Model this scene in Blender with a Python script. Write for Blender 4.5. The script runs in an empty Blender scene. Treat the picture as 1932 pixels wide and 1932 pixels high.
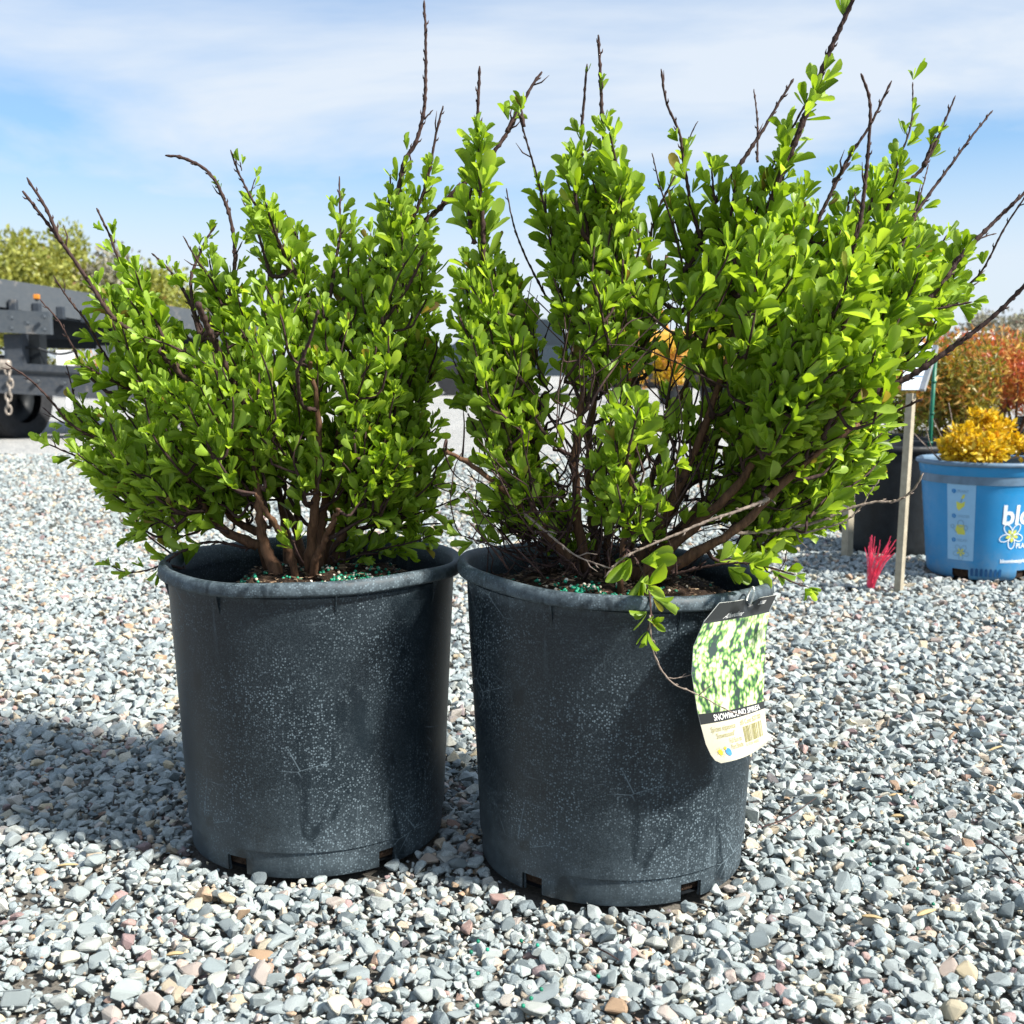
import bpy, bmesh, math
import numpy as np
from mathutils import Vector, Matrix

# ------------------------------------------------------------------ camera, sky, sun, exposure
S = bpy.context.scene
COL = S.collection
F, CX, CY, CAMH, PITCH = 2100.0, 966.0, 966.0, 0.481, 0.12751   # focal length in pixels of a 1932 px wide picture
cam = bpy.data.objects.new('camera', bpy.data.cameras.new('camera'))
COL.objects.link(cam)
cam.location = (0, 0, CAMH)
cam.rotation_euler = (math.pi / 2 - PITCH, 0, 0)
cam.data.sensor_width = 36.0
cam.data.lens = 36.0 * F / 1932.0
cam.data.clip_start = 0.02
cam.data.clip_end = 2000
cam.data.dof.use_dof = True
cam.data.dof.focus_distance = 1.08
cam.data.dof.aperture_fstop = 15
S.camera = cam

SUN = Vector((0.78, -0.38, 0.80)).normalized()
w = bpy.data.worlds.new('World'); S.world = w; w.use_nodes = True
nt = w.node_tree; nt.nodes.clear()
def wn(t, **k):
    n = nt.nodes.new(t)
    for a, b in k.items(): setattr(n, a, b)
    return n
sky = wn('ShaderNodeTexSky', sky_type='NISHITA', sun_disc=False, sun_elevation=math.asin(SUN.z),
         sun_rotation=math.atan2(SUN.x, SUN.y), air_density=1.0, dust_density=1.2, ozone_density=1.5)
geo = wn('ShaderNodeTexCoord'); sep = wn('ShaderNodeSeparateXYZ')
nt.links.new(geo.outputs['Generated'], sep.inputs[0])
zc = wn('ShaderNodeMath', operation='MAXIMUM'); nt.links.new(sep.outputs[2], zc.inputs[0]); zc.inputs[1].default_value = 0.0
za = wn('ShaderNodeMath', operation='ADD'); nt.links.new(zc.outputs[0], za.inputs[0]); za.inputs[1].default_value = 0.16
dx = wn('ShaderNodeMath', operation='DIVIDE'); nt.links.new(sep.outputs[0], dx.inputs[0]); nt.links.new(za.outputs[0], dx.inputs[1])
dy = wn('ShaderNodeMath', operation='DIVIDE'); nt.links.new(sep.outputs[1], dy.inputs[0]); nt.links.new(za.outputs[0], dy.inputs[1])
cb = wn('ShaderNodeCombineXYZ'); nt.links.new(dx.outputs[0], cb.inputs[0]); nt.links.new(dy.outputs[0], cb.inputs[1])
mp = wn('ShaderNodeMapping'); nt.links.new(cb.outputs[0], mp.inputs[0])
mp.inputs['Location'].default_value = (3.1, 0.35, 0); mp.inputs['Rotation'].default_value = (0, 0, math.radians(-14)); mp.inputs['Scale'].default_value = (0.75, 1.0, 1)
n1 = wn('ShaderNodeTexNoise'); n1.inputs['Scale'].default_value = 0.85; n1.inputs['Detail'].default_value = 12; n1.inputs['Roughness'].default_value = 0.56; n1.inputs['Distortion'].default_value = 0.35
nt.links.new(mp.outputs[0], n1.inputs['Vector'])
rp = wn('ShaderNodeValToRGB'); nt.links.new(n1.outputs[0], rp.inputs[0])
rp.color_ramp.elements[0].position = 0.40; rp.color_ramp.elements[0].color = (0.20, 0.20, 0.20, 1)
rp.color_ramp.elements[1].position = 0.60; rp.color_ramp.elements[1].color = (0.93, 0.93, 0.93, 1)
# thin cloud gets denser towards the horizon, as seen edge-on
hz = wn('ShaderNodeMapRange'); nt.links.new(zc.outputs[0], hz.inputs[0])
hz.inputs[1].default_value = 0.09; hz.inputs[2].default_value = 0.21; hz.inputs[3].default_value = 0.86; hz.inputs[4].default_value = 0.0
mx = wn('ShaderNodeMath', operation='MAXIMUM'); nt.links.new(rp.outputs[0], mx.inputs[0]); nt.links.new(hz.outputs[0], mx.inputs[1])
tint = wn('ShaderNodeMix', data_type='RGBA', blend_type='MULTIPLY'); tint.inputs[0].default_value = 1.0
nt.links.new(sky.outputs[0], tint.inputs[6]); tint.inputs[7].default_value = (0.60, 0.93, 1.16, 1)
mixc = wn('ShaderNodeMix', data_type='RGBA'); nt.links.new(mx.outputs[0], mixc.inputs[0])
nt.links.new(tint.outputs[2], mixc.inputs[6]); mixc.inputs[7].default_value = (4.75, 5.2, 5.75, 1)
bg = wn('ShaderNodeBackground'); nt.links.new(mixc.outputs[2], bg.inputs[0]); bg.inputs[1].default_value = 0.080
wo = wn('ShaderNodeOutputWorld'); nt.links.new(bg.outputs[0], wo.inputs[0])

sl = bpy.data.lights.new('sun', 'SUN'); sl.energy = 4.6; sl.angle = math.radians(5.0); sl.color = (1.0, 0.95, 0.87)
so = bpy.data.objects.new('sun', sl); COL.objects.link(so)
so.rotation_euler = SUN.to_track_quat('Z', 'Y').to_euler()
S.view_settings.view_transform = 'Standard'; S.view_settings.look = 'None'; S.view_settings.gamma = 1.0
S.view_settings.use_curve_mapping = False
S.view_settings.exposure = 1.1
S.cycles.max_bounces = 8; S.cycles.transparent_max_bounces = 4

# ------------------------------------------------------------------ helpers
rng = np.random.RandomState(7)
CP, SP = math.cos(PITCH), math.sin(PITCH)
def ray(px, py):
    a = (px - CX) / F; b = (CY - py) / F
    return np.array([a, CP + b * SP, -SP + b * CP])
def at(px, py, Y):                      # point seen at the pixel, Y metres away from the camera plane along the ground
    d = ray(px, py); return np.array([0, 0, CAMH]) + d * (Y / d[1])
def ground(px, py, z=0.0):
    d = ray(px, py); return np.array([0, 0, CAMH]) + d * ((z - CAMH) / d[2])
def project(P):
    x, y, z = P[..., 0], P[..., 1], P[..., 2] - CAMH
    d = y * CP - z * SP; u = y * SP + z * CP
    return CX + F * x / d, CY - F * u / d, d

def tag(o, label=None, cat=None, group=None, kind=None):
    if label: o['label'] = label
    if cat: o['category'] = cat
    if group: o['group'] = group
    if kind: o['kind'] = kind
    return o
def link(o, parent=None):
    COL.objects.link(o)
    if parent is not None: o.parent = parent
    return o
def empty(name, loc=(0, 0, 0), label=None, cat=None, group=None):
    o = bpy.data.objects.new(name, None); o.empty_display_size = 0.05; link(o)
    EM[o.name] = Vector([float(v) for v in loc])
    o.location = EM[o.name]
    return tag(o, label, cat, group)
EM = {}
def org(parent):
    return np.array(EM.get(parent.name, Vector((0, 0, 0)))) if parent is not None else np.zeros(3)
def mesh_np(name, V, Fs, mat=None, smooth=False, uv=None):
    V = np.asarray(V, dtype=np.float32); me = bpy.data.meshes.new(name)
    if not isinstance(Fs, (list, tuple)): Fs = [Fs]
    Fs = [np.asarray(f, dtype=np.int32) for f in Fs if len(f)]
    me.vertices.add(len(V)); me.vertices.foreach_set('co', V.ravel())
    loops = np.concatenate([f.ravel() for f in Fs])
    starts = []; o = 0
    for f in Fs:
        starts.append(o + np.arange(len(f), dtype=np.int32) * f.shape[1]); o += f.size
    starts = np.concatenate(starts).astype(np.int32)
    me.loops.add(len(loops)); me.loops.foreach_set('vertex_index', loops)
    me.polygons.add(len(starts)); me.polygons.foreach_set('loop_start', starts)
    me.polygons.foreach_set('use_smooth', np.full(len(starts), bool(smooth)))
    if uv is not None:
        l = me.uv_layers.new(name='UVMap'); l.data.foreach_set('uv', np.asarray(uv, dtype=np.float32)[loops].ravel())
    me.update(calc_edges=True)
    if mat: me.materials.append(mat)
    return me
def obj(name, V, Fs, mat, parent=None, smooth=False, uv=None, local=False):
    """world-space vertices in, ONE mesh object out (child of parent if given)"""
    V = np.asarray(V, dtype=float)
    if parent is not None and not local: V = V - org(parent)
    o = bpy.data.objects.new(name, mesh_np(name, V, Fs, mat, smooth, uv))
    EM[o.name] = Vector(org(parent)) if parent is not None else Vector((0, 0, 0))
    return link(o, parent)
class MB:                                # collects shapes, builds one mesh
    def __init__(s): s.V = []; s.T = []; s.Q = []; s.n = 0
    def add(s, V, Fs):
        V = np.asarray(V, dtype=float)
        for f in (Fs if isinstance(Fs, (list, tuple)) else [Fs]):
            f = np.asarray(f, dtype=np.int64)
            if len(f) == 0: continue
            (s.T if f.shape[1] == 3 else s.Q).append(f + s.n)
        s.V.append(V); s.n += len(V); return s
    def get(s):
        fs = []
        if s.T: fs.append(np.concatenate(s.T))
        if s.Q: fs.append(np.concatenate(s.Q))
        return np.concatenate(s.V), fs
    def build(s, name, mat, parent=None, smooth=False):
        V, f = s.get(); return obj(name, V, f, mat, parent, smooth)
def box(c, size, rz=0.0, bev=0.0, rx=0.0):
    bm = bmesh.new(); bmesh.ops.create_cube(bm, size=1.0)
    for v in bm.verts: v.co = Vector((v.co.x * size[0], v.co.y * size[1], v.co.z * size[2]))
    if bev > 0: bmesh.ops.bevel(bm, geom=bm.edges[:], offset=bev, segments=2, affect='EDGES', profile=0.5)
    M = Matrix.Translation(Vector([float(q) for q in c])) @ Matrix.Rotation(rz, 4, 'Z') @ Matrix.Rotation(rx, 4, 'X')
    bm.transform(M); bmesh.ops.triangulate(bm, faces=bm.faces[:])
    V = np.array([v.co[:] for v in bm.verts]); Fc = np.array([[v.index for v in f.verts] for f in bm.faces]); bm.free()
    return V, Fc
def catmull(P, n):
    P = np.asarray(P, dtype=float)
    if len(P) == 2: return P[0] + (P[1] - P[0]) * np.linspace(0, 1, n)[:, None]
    Q = np.vstack([2 * P[0] - P[1], P, 2 * P[-1] - P[-2]])
    t = np.linspace(0, len(P) - 1 - 1e-9, n); i = t.astype(int); u = (t - i)[:, None]
    a, b, c, d = Q[i], Q[i + 1], Q[i + 2], Q[i + 3]
    return 0.5 * (2 * b + (c - a) * u + (2 * a - 5 * b + 4 * c - d) * u ** 2 + (3 * b - a - 3 * c + d) * u ** 3)
def tube(P, R, k=6, cap=True):
    P = np.asarray(P, dtype=float); n = len(P); R = np.broadcast_to(np.asarray(R, dtype=float), (n,))
    T = np.gradient(P, axis=0); T /= np.linalg.norm(T, axis=1)[:, None] + 1e-12
    ref = np.array([0.13, 0.31, 0.94]); 
    if abs(T.mean(0) @ ref) > 0.9 * np.linalg.norm(T.mean(0)): ref = np.array([0.94, 0.2, 0.1])
    A = np.cross(T, ref); A /= np.linalg.norm(A, axis=1)[:, None] + 1e-12; B = np.cross(T, A)
    a = np.linspace(0, 2 * np.pi, k, endpoint=False)
    V = (P[:, None] + R[:, None, None] * (A[:, None] * np.cos(a)[None, :, None] + B[:, None] * np.sin(a)[None, :, None])).reshape(-1, 3)
    i = np.arange(n - 1)[:, None] * k; j = np.arange(k)[None]; j2 = (j + 1) % k
    Q = np.stack([i + j, i + j2, i + k + j2, i + k + j], -1).reshape(-1, 4)
    fs = [Q]
    if cap:
        V = np.vstack([V, P[0], P[-1]]); c0, c1 = n * k, n * k + 1; jj = np.arange(k)
        fs.append(np.concatenate([np.stack([np.full(k, c0), (jj + 1) % k, jj], -1), np.stack([np.full(k, c1), (n - 1) * k + jj, (n - 1) * k + (jj + 1) % k], -1)]))
    return V, fs
def lathe(prof, seg=96, c=(0, 0, 0), skip=None):
    """prof: (r, z) pairs; skip(row, angle) drops a face"""
    prof = np.asarray(prof, dtype=float); n = len(prof); a = np.linspace(0, 2 * np.pi, seg, endpoint=False)
    V = np.stack([prof[:, None, 0] * np.cos(a), prof[:, None, 0] * np.sin(a), np.repeat(prof[:, 1:2], seg, 1)], -1).reshape(-1, 3) + np.array(c)
    i = np.arange(n - 1)[:, None] * seg; j = np.arange(seg)[None]; j2 = (j + 1) % seg
    Q = np.stack([i + j, i + j2, i + seg + j2, i + seg + j], -1)
    if skip is not None:
        keep = np.array([[not skip(r, a[s] + np.pi / seg) for s in range(seg)] for r in range(n - 1)])
        Q = Q[keep]
    return V, Q.reshape(-1, 4)
def vnoise(P, scale, seed=0):            # cheap smooth value noise, numpy
    P = np.asarray(P) * scale + seed * 17.31; I = np.floor(P).astype(np.int64); f = P - I; f = f * f * (3 - 2 * f)
    def h(I): 
        v = (I[..., 0] * 374761393 + I[..., 1] * 668265263 + (I[..., 2] if I.shape[-1] > 2 else 0) * 2147483647 + seed * 1274126177) & 0xffffffff
        v = ((v ^ (v >> 13)) * 1274126177) & 0xffffffff; return ((v ^ (v >> 16)) & 0xffff) / 65535.0
    out = 0
    D = P.shape[-1]
    for k in range(2 ** D):
        o = np.array([(k >> d) & 1 for d in range(D)]); wgt = np.prod(np.where(o, f, 1 - f), -1); out = out + wgt * h(I + o)
    return out

# ------------------------------------------------------------------ materials
class MT:
    def __init__(s, name):
        s.m = bpy.data.materials.new(name); s.m.use_nodes = True; s.t = s.m.node_tree; s.t.nodes.clear()
        s.out = s.n('ShaderNodeOutputMaterial')
    def n(s, typ, ins=None, **k):
        x = s.t.nodes.new(typ)
        for a, b in k.items(): setattr(x, a, b)
        for a, b in (ins or {}).items(): s.set(x.inputs[a], b)
        return x
    def set(s, inp, v):
        if isinstance(v, bpy.types.NodeSocket): s.t.links.new(v, inp)
        elif isinstance(v, bpy.types.Node): s.t.links.new(v.outputs[0], inp)
        else: inp.default_value = v
    def co(s, which='Object'): return s.n('ShaderNodeTexCoord').outputs[which]
    def noise(s, scale, detail=4, rough=0.55, vec=None, dist=0.0):
        x = s.n('ShaderNodeTexNoise', {'Scale': scale, 'Detail': detail, 'Roughness': rough, 'Distortion': dist})
        s.set(x.inputs['Vector'], vec if vec is not None else s.co()); return x.outputs[0]
    def ramp(s, fac, stops, interp='LINEAR'):
        x = s.n('ShaderNodeValToRGB', {0: fac}); r = x.color_ramp; r.interpolation = interp
        while len(r.elements) < len(stops): r.elements.new(0.5)
        for e, (p, c) in zip(r.elements, stops):
            e.position = p; e.color = (c, c, c, 1) if np.isscalar(c) else (*c, 1)
        return x.outputs[0]
    def mix(s, fac, a, b, mode='MIX'):
        x = s.n('ShaderNodeMix', data_type='RGBA', blend_type=mode)
        for i, v in ((0, fac), (6, a), (7, b)):
            if isinstance(v, tuple) and len(v) == 3: v = (*v, 1)
            s.set(x.inputs[i], v)
        return x.outputs[2]
    def math(s, op, a, b=0.0):
        x = s.n('ShaderNodeMath', operation=op); s.set(x.inputs[0], a); s.set(x.inputs[1], b); return x.outputs[0]
    def rand(s):                         # one random number for each loose piece, and for each object
        a = s.n('ShaderNodeNewGeometry').outputs['Random Per Island']; b = s.n('ShaderNodeObjectInfo').outputs['Random']
        return s.math('FRACT', s.math('ADD', a, s.math('MULTIPLY', b, 7.31)))
    def bump(s, h, strength=0.3, dist=0.002):
        return s.n('ShaderNodeBump', {'Height': h, 'Strength': strength, 'Distance': dist}).outputs[0]
    def pbr(s, color, rough=0.6, normal=None, spec=0.4, metal=0.0, **k):
        if isinstance(color, tuple) and len(color) == 3: color = (*color, 1)
        x = s.n('ShaderNodeBsdfPrincipled', {'Base Color': color, 'Roughness': rough, 'Metallic': metal, 'Specular IOR Level': spec})
        if normal is not None: s.set(x.inputs['Normal'], normal)
        for a, b in k.items(): s.set(x.inputs[a], b)
        s.t.links.new(x.outputs[0], s.out.inputs[0]); return x
def simple(name, c, rough=0.6, var=0.25, scale=30, spec=0.4, bump=0.1, metal=0.0, dist=0.002):
    m = MT(name); nz = m.noise(scale, 5); nz2 = m.noise(scale * 5, 3)
    lo = tuple(v * (1 - var) for v in c); hi = tuple(min(1, v * (1 + var)) for v in c)
    col = m.ramp(nz, [(0.3, lo), (0.7, hi)])
    m.pbr(col, m.ramp(nz2, [(0.3, max(0.02, rough - 0.1)), (0.7, min(1, rough + 0.1))]), m.bump(nz2, bump, dist), spec, metal)
    return m.m
MA = {}
def stone_mat(name):
    m = MT(name); r = m.rand()
    base = m.ramp(r, [(0.0, (0.140, 0.170, 0.181)), (0.12, (0.260, 0.299, 0.303)), (0.30, (0.347, 0.387, 0.379)), (0.46, (0.217, 0.258, 0.271)),
                      (0.60, (0.400, 0.432, 0.416)), (0.72, (0.295, 0.331, 0.334)), (0.82, (0.435, 0.442, 0.397)), (0.875, (0.364, 0.304, 0.271)),
                      (0.915, (0.460, 0.395, 0.271)), (0.945, (0.487, 0.478, 0.407)), (0.965, (0.347, 0.240, 0.154)), (0.985, (0.313, 0.220, 0.216)), (1.0, (0.087, 0.101, 0.108))])
    n = m.noise(180, 5, 0.65); n2 = m.noise(900, 3, 0.6)
    c = m.mix(0.55, base, m.ramp(n, [(0.25, 0.30), (0.5, 0.52), (0.75, 0.78)]), 'OVERLAY')
    c = m.mix(0.55, c, m.ramp(n2, [(0.3, 0.30), (0.7, 0.72)]), 'OVERLAY')
    m.pbr(c, 0.85, m.bump(m.math('ADD', n, m.math('MULTIPLY', n2, 0.4)), 0.55, 0.0015), 0.25)
    return m.m
MA['stone'] = stone_mat('crushed stone')
def ground_mat():
    m = MT('gravel bed'); P = m.co('Object')
    v = m.n('ShaderNodeTexVoronoi', {'Vector': P, 'Scale': 62.0, 'Randomness': 1.0}); v2 = m.n('ShaderNodeTexVoronoi', {'Vector': P, 'Scale': 62.0, 'Randomness': 1.0}, feature='DISTANCE_TO_EDGE')
    sepc = m.n('ShaderNodeSeparateColor', {0: v.outputs['Color']})
    base = m.ramp(sepc.outputs[0], [(0.0, (0.20, 0.21, 0.21)), (0.15, (0.32, 0.33, 0.32)), (0.4, (0.40, 0.405, 0.395)), (0.7, (0.46, 0.455, 0.435)), (1.0, (0.48, 0.46, 0.42))])
    edge = m.ramp(v2.outputs['Distance'], [(0.0, 0.45), (0.10, 1.0)])
    far = m.mix(1.0, base, edge, 'MULTIPLY')
    nz = m.noise(2.2, 5); nf = m.noise(420, 4, 0.7)
    dirt = m.ramp(nf, [(0.3, (0.085, 0.078, 0.066)), (0.7, (0.22, 0.205, 0.18))])
    sx = m.n('ShaderNodeSeparateXYZ', {0: P}); blend = m.n('ShaderNodeMapRange', {0: sx.outputs[1], 1: 4.4, 2: 6.2})
    c = m.mix(blend.outputs[0], dirt, far)
    big = m.ramp(m.noise(0.35, 4), [(0.3, 0.42), (0.7, 0.58)])
    c = m.mix(0.5, c, big, 'OVERLAY')
    h = m.mix(blend.outputs[0], m.ramp(nf, [(0, 0), (1, 0.35)]), m.ramp(v2.outputs['Distance'], [(0, 0), (0.35, 1)]))
    m.pbr(c, 0.92, m.bump(h, 0.7, 0.006), 0.2); return m.m
MA['ground'] = ground_mat()
def pot_mat():
    m = MT('dusty black plastic'); P = m.co('Object')
    speck = m.n('ShaderNodeTexVoronoi', {'Vector': P, 'Scale': 470.0}); mask = m.noise(11, 5, 0.6, P)
    sx = m.n('ShaderNodeSeparateColor', {0: speck.outputs['Color']})
    ring = m.math('MULTIPLY', m.ramp(speck.outputs['Distance'], [(0.10, 0.55), (0.28, 1.0), (0.46, 0.0)]), m.ramp(sx.outputs[0], [(0.2, 0.0), (0.9, 1.0)]))
    ring = m.math('MULTIPLY', ring, m.ramp(mask, [(0.40, 0.06), (0.60, 1.0)]))
    film = m.ramp(m.noise(26, 6, 0.65, P), [(0.35, 0.0), (0.75, 0.17)])
    fine = m.ramp(m.noise(700, 3, 0.7, P), [(0.45, 0.0), (0.75, 0.16)])
    sc = m.n('ShaderNodeMapping', {'Vector': P, 'Scale': (9, 9, 70), 'Rotation': (0.3, 0.5, 0.2)})
    scr = m.ramp(m.noise(4.0, 3, 0.7, sc.outputs[0]), [(0.66, 0.0), (0.74, 0.28)])
    sz = m.n('ShaderNodeSeparateXYZ', {0: P})
    low = m.n('ShaderNodeMapRange', {0: sz.outputs[2], 1: 0.0, 2: 0.10, 3: 0.34, 4: 0.0}); lowd = m.math('MULTIPLY', low.outputs[0], m.ramp(m.noise(45, 5, 0.7, P), [(0.3, 0.2), (0.7, 1.0)]))
    top = m.n('ShaderNodeMapRange', {0: sz.outputs[2], 1: 0.268, 2: 0.280, 3: 0.0, 4: 0.5}); topd = m.math('MULTIPLY', top.outputs[0], m.ramp(m.noise(90, 5, 0.75, P), [(0.35, 0.1), (0.65, 1.0)]))
    d = m.math('ADD', m.math('ADD', m.math('MULTIPLY', ring, 1.1), m.math('MULTIPLY', film, 0.34)), m.math('ADD', fine, m.math('ADD', scr, m.math('ADD', lowd, topd))))
    # rubbed-clean smears, chalky drip streaks and scratches
    sm_ = m.n('ShaderNodeMapping', {'Vector': P, 'Scale': (30, 30, 13), 'Rotation': (0.5, 0.35, 0.9)})
    rub = m.ramp(m.noise(1.0, 4, 0.6, sm_.outputs[0], 0.6), [(0.60, 0.0), (0.66, 1.0)])
    drip = m.n('ShaderNodeMapping', {'Vector': P, 'Scale': (120, 120, 5)})
    dr = m.math('MULTIPLY', m.ramp(m.noise(1.0, 3, 0.6, drip.outputs[0]), [(0.60, 0.0), (0.72, 0.32)]), m.ramp(m.noise(7, 3, 0.5, P), [(0.45, 0.0), (0.6, 1.0)]))
    wv = m.n('ShaderNodeTexVoronoi', {'Vector': m.n('ShaderNodeMapping', {'Vector': P, 'Scale': (16, 16, 34), 'Rotation': (0.2, 0.7, 0.1)}).outputs[0], 'Scale': 1.0}, feature='DISTANCE_TO_EDGE')
    scw = m.math('MULTIPLY', m.ramp(wv.outputs['Distance'], [(0.0, 0.7), (0.014, 0.0)]), m.ramp(m.noise(14, 2, 0.5, P), [(0.60, 0.0), (0.66, 1.0)]))
    d = m.math('ADD', m.math('MULTIPLY', d, m.math('SUBTRACT', 1.0, m.math('MULTIPLY', rub, 0.75))), m.math('ADD', dr, scw))
    d = m.math('MINIMUM', d, 1.0)
    c = m.mix(d, (0.0030, 0.0085, 0.0135), (0.15, 0.20, 0.23))
    m.pbr(c, m.ramp(d, [(0, 0.42), (0.5, 0.75)]), m.bump(m.noise(500, 3), 0.12, 0.001), 0.45); return m.m
MA['pot'] = pot_mat()
MA['black'] = simple('black plastic', (0.008, 0.011, 0.014), 0.55, 0.4, 40)
def leaf_mat(name, dark, mid, light, trans=0.45, tcol=None, rough=0.42):
    m = MT(name); r = m.rand(); nz = m.noise(120, 3)
    c = m.ramp(r, [(0.0, dark), (0.45, mid), (0.88, light), (0.982, tuple(min(1, v * 1.2) for v in light)), (0.99, (light[0] * 0.75, light[1] * 0.42, light[2] * 0.6)), (1.0, (light[0] * 0.5, light[1] * 0.25, light[2] * 0.5))])
    c = m.mix(0.25, c, m.ramp(nz, [(0.3, 0.35), (0.7, 0.65)]), 'OVERLAY')
    b = m.pbr(c, rough, m.bump(m.noise(700, 2), 0.15, 0.0006), 0.4)
    tc = m.mix(1.0, c, tcol or (1.5, 1.25, 0.45), 'MULTIPLY')
    t = m.n('ShaderNodeBsdfTranslucent', {'Color': tc})
    x = m.n('ShaderNodeMixShader', {0: trans}); m.t.links.new(b.outputs[0], x.inputs[1]); m.t.links.new(t.outputs[0], x.inputs[2])
    m.t.links.new(x.outputs[0], m.out.inputs[0]); return m.m
MA['leaf'] = leaf_mat('spirea leaf', (0.140, 0.245, 0.018), (0.265, 0.410, 0.034), (0.385, 0.550, 0.095), 0.52, (1.38, 1.30, 0.52))
MA['yellow'] = leaf_mat('golden leaf', (0.32, 0.25, 0.02), (0.62, 0.44, 0.015), (0.80, 0.58, 0.04), 0.35, (1.2, 1.0, 0.4))
MA['olive'] = leaf_mat('olive leaf', (0.09, 0.10, 0.02), (0.20, 0.21, 0.035), (0.36, 0.30, 0.06), 0.35)
MA['red'] = leaf_mat('red autumn leaf', (0.28, 0.05, 0.03), (0.50, 0.11, 0.05), (0.62, 0.26, 0.06), 0.35, (1.3, 0.9, 0.6))
MA['orange'] = leaf_mat('orange autumn leaf', (0.32, 0.14, 0.03), (0.55, 0.27, 0.06), (0.62, 0.42, 0.12), 0.35, (1.2, 1.0, 0.6))
MA['treeleaf'] = leaf_mat('spring tree leaf', (0.13, 0.16, 0.03), (0.26, 0.29, 0.055), (0.36, 0.38, 0.10), 0.35)
MA['greyleaf'] = leaf_mat('bare grey twig clump', (0.16, 0.15, 0.11), (0.26, 0.24, 0.18), (0.32, 0.31, 0.22), 0.2, (1, 1, 0.9))
def bark(name, a, b, scale=60):
    m = MT(name); P = m.n('ShaderNodeMapping', {'Vector': m.co(), 'Scale': (1, 1, 0.22)}).outputs[0]
    nz = m.noise(scale * 4, 6, 0.7, P); c = m.ramp(nz, [(0.3, a), (0.7, b)])
    m.pbr(c, 0.8, m.bump(nz, 0.8, 0.002), 0.3); return m.m
MA['stem'] = bark('spirea stem bark', (0.040, 0.020, 0.012), (0.20, 0.105, 0.058))
MA['twig'] = bark('young twig bark', (0.022, 0.012, 0.012), (0.085, 0.048, 0.040))
MA['dead'] = bark('dead twig bark', (0.13, 0.095, 0.075), (0.38, 0.31, 0.26))
MA['soil'] = simple('potting soil', (0.045, 0.029, 0.020), 0.95, 0.6, 160, 0.15, 0.9, dist=0.004)
MA['chip'] = leaf_mat('bark chip', (0.05, 0.03, 0.018), (0.14, 0.085, 0.05), (0.34, 0.25, 0.16), 0.0, rough=0.85)
def prill():
    m = MT('slow-release fertilizer'); c = m.ramp(m.rand(), [(0.0, (0.0, 0.10, 0.055)), (0.70, (0.01, 0.24, 0.14)), (0.80, (0.02, 0.30, 0.20)), (0.81, (0.55, 0.47, 0.36)), (1.0, (0.75, 0.72, 0.66))], 'LINEAR')
    m.pbr(c, 0.4, None, 0.4); return m.m
MA['prill'] = prill()
MA['wood'] = simple('weathered pine', (0.36, 0.32, 0.24), 0.8, 0.2, 60, 0.2, 0.3)
MA['bluepot'] = simple('blue plastic', (0.006, 0.235, 0.54), 0.45, 0.12, 12, 0.5, 0.05)
def dirty(name, base, dirt, rough, zlo, zhi, amt, chips=None):
    m = MT(name); P = m.co('Object'); z = m.n('ShaderNodeSeparateXYZ', {0: P}).outputs[2]
    lo = m.n('ShaderNodeMapRange', {0: z, 1: zlo, 2: zhi, 3: amt, 4: amt * 0.12}).outputs[0]
    f = m.math('MULTIPLY', lo, m.ramp(m.noise(35, 6, 0.7, P), [(0.3, 0.1), (0.7, 1.0)])); c = m.mix(f, base, dirt)
    c = m.mix(0.3, c, m.ramp(m.noise(9, 4, 0.6, P), [(0.3, 0.4), (0.7, 0.6)]), 'OVERLAY')
    if chips: c = m.mix(m.ramp(m.noise(chips, 7, 0.75, P), [(0.60, 0.0), (0.66, 0.75)]), c, (0.16, 0.15, 0.14))
    m.pbr(c, m.ramp(m.noise(60, 4, 0.6, P), [(0.3, rough - 0.12), (0.7, rough + 0.15)]), m.bump(m.noise(200, 4), 0.15, 0.001), 0.45); return m.m
MA['bluepot'] = dirty('sun-faded blue plastic', (0.006, 0.22, 0.50), (0.22, 0.27, 0.30), 0.45, -0.01, 0.09, 0.75)
MA['bluerim'] = simple('grey-blue plastic rim', (0.10, 0.17, 0.25), 0.5, 0.2, 40)
MA['bluepanel'] = simple('pale blue print', (0.24, 0.46, 0.68), 0.5, 0.05, 30, 0.3, 0.0)
MA['inkwhite'] = simple('white print', (0.72, 0.78, 0.82), 0.5, 0.06, 40, 0.3, 0.0)
MA['inkblue'] = simple('blue print', (0.03, 0.20, 0.48), 0.5, 0.05, 40, 0.3, 0.0)
MA['inkgrey'] = simple('grey-blue print', (0.16, 0.30, 0.45), 0.5, 0.05, 40, 0.3, 0.0)
MA['inkyellow'] = simple('yellow print', (0.55, 0.58, 0.10), 0.5, 0.08, 40, 0.3, 0.0)
MA['pink'] = simple('neon pink bristle', (0.85, 0.06, 0.13), 0.5, 0.1, 60)
MA['greenstake'] = simple('green plastic stake', (0.008, 0.13, 0.075), 0.4, 0.25, 80)
MA['signgrey'] = simple('white sign face', (0.60, 0.66, 0.74), 0.45, 0.05, 30)
MA['metal'] = simple('galvanised metal', (0.40, 0.42, 0.43), 0.45, 0.15, 40, 0.5, 0.1, 0.6)
MA['white'] = simple('white board', (0.80, 0.80, 0.80), 0.6, 0.03, 10)
MA['trailer'] = simple('worn dark trailer paint', (0.018, 0.028, 0.042), 0.55, 0.6, 9, 0.45, 0.25)
MA['trailer'] = dirty('chipped dark trailer paint', (0.016, 0.026, 0.040), (0.14, 0.13, 0.12), 0.55, 0.0, 1.2, 0.5, 5.0)
MA['deck'] = simple('grey deck edge', (0.040, 0.050, 0.062), 0.55, 0.3, 14, 0.4, 0.2)
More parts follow.
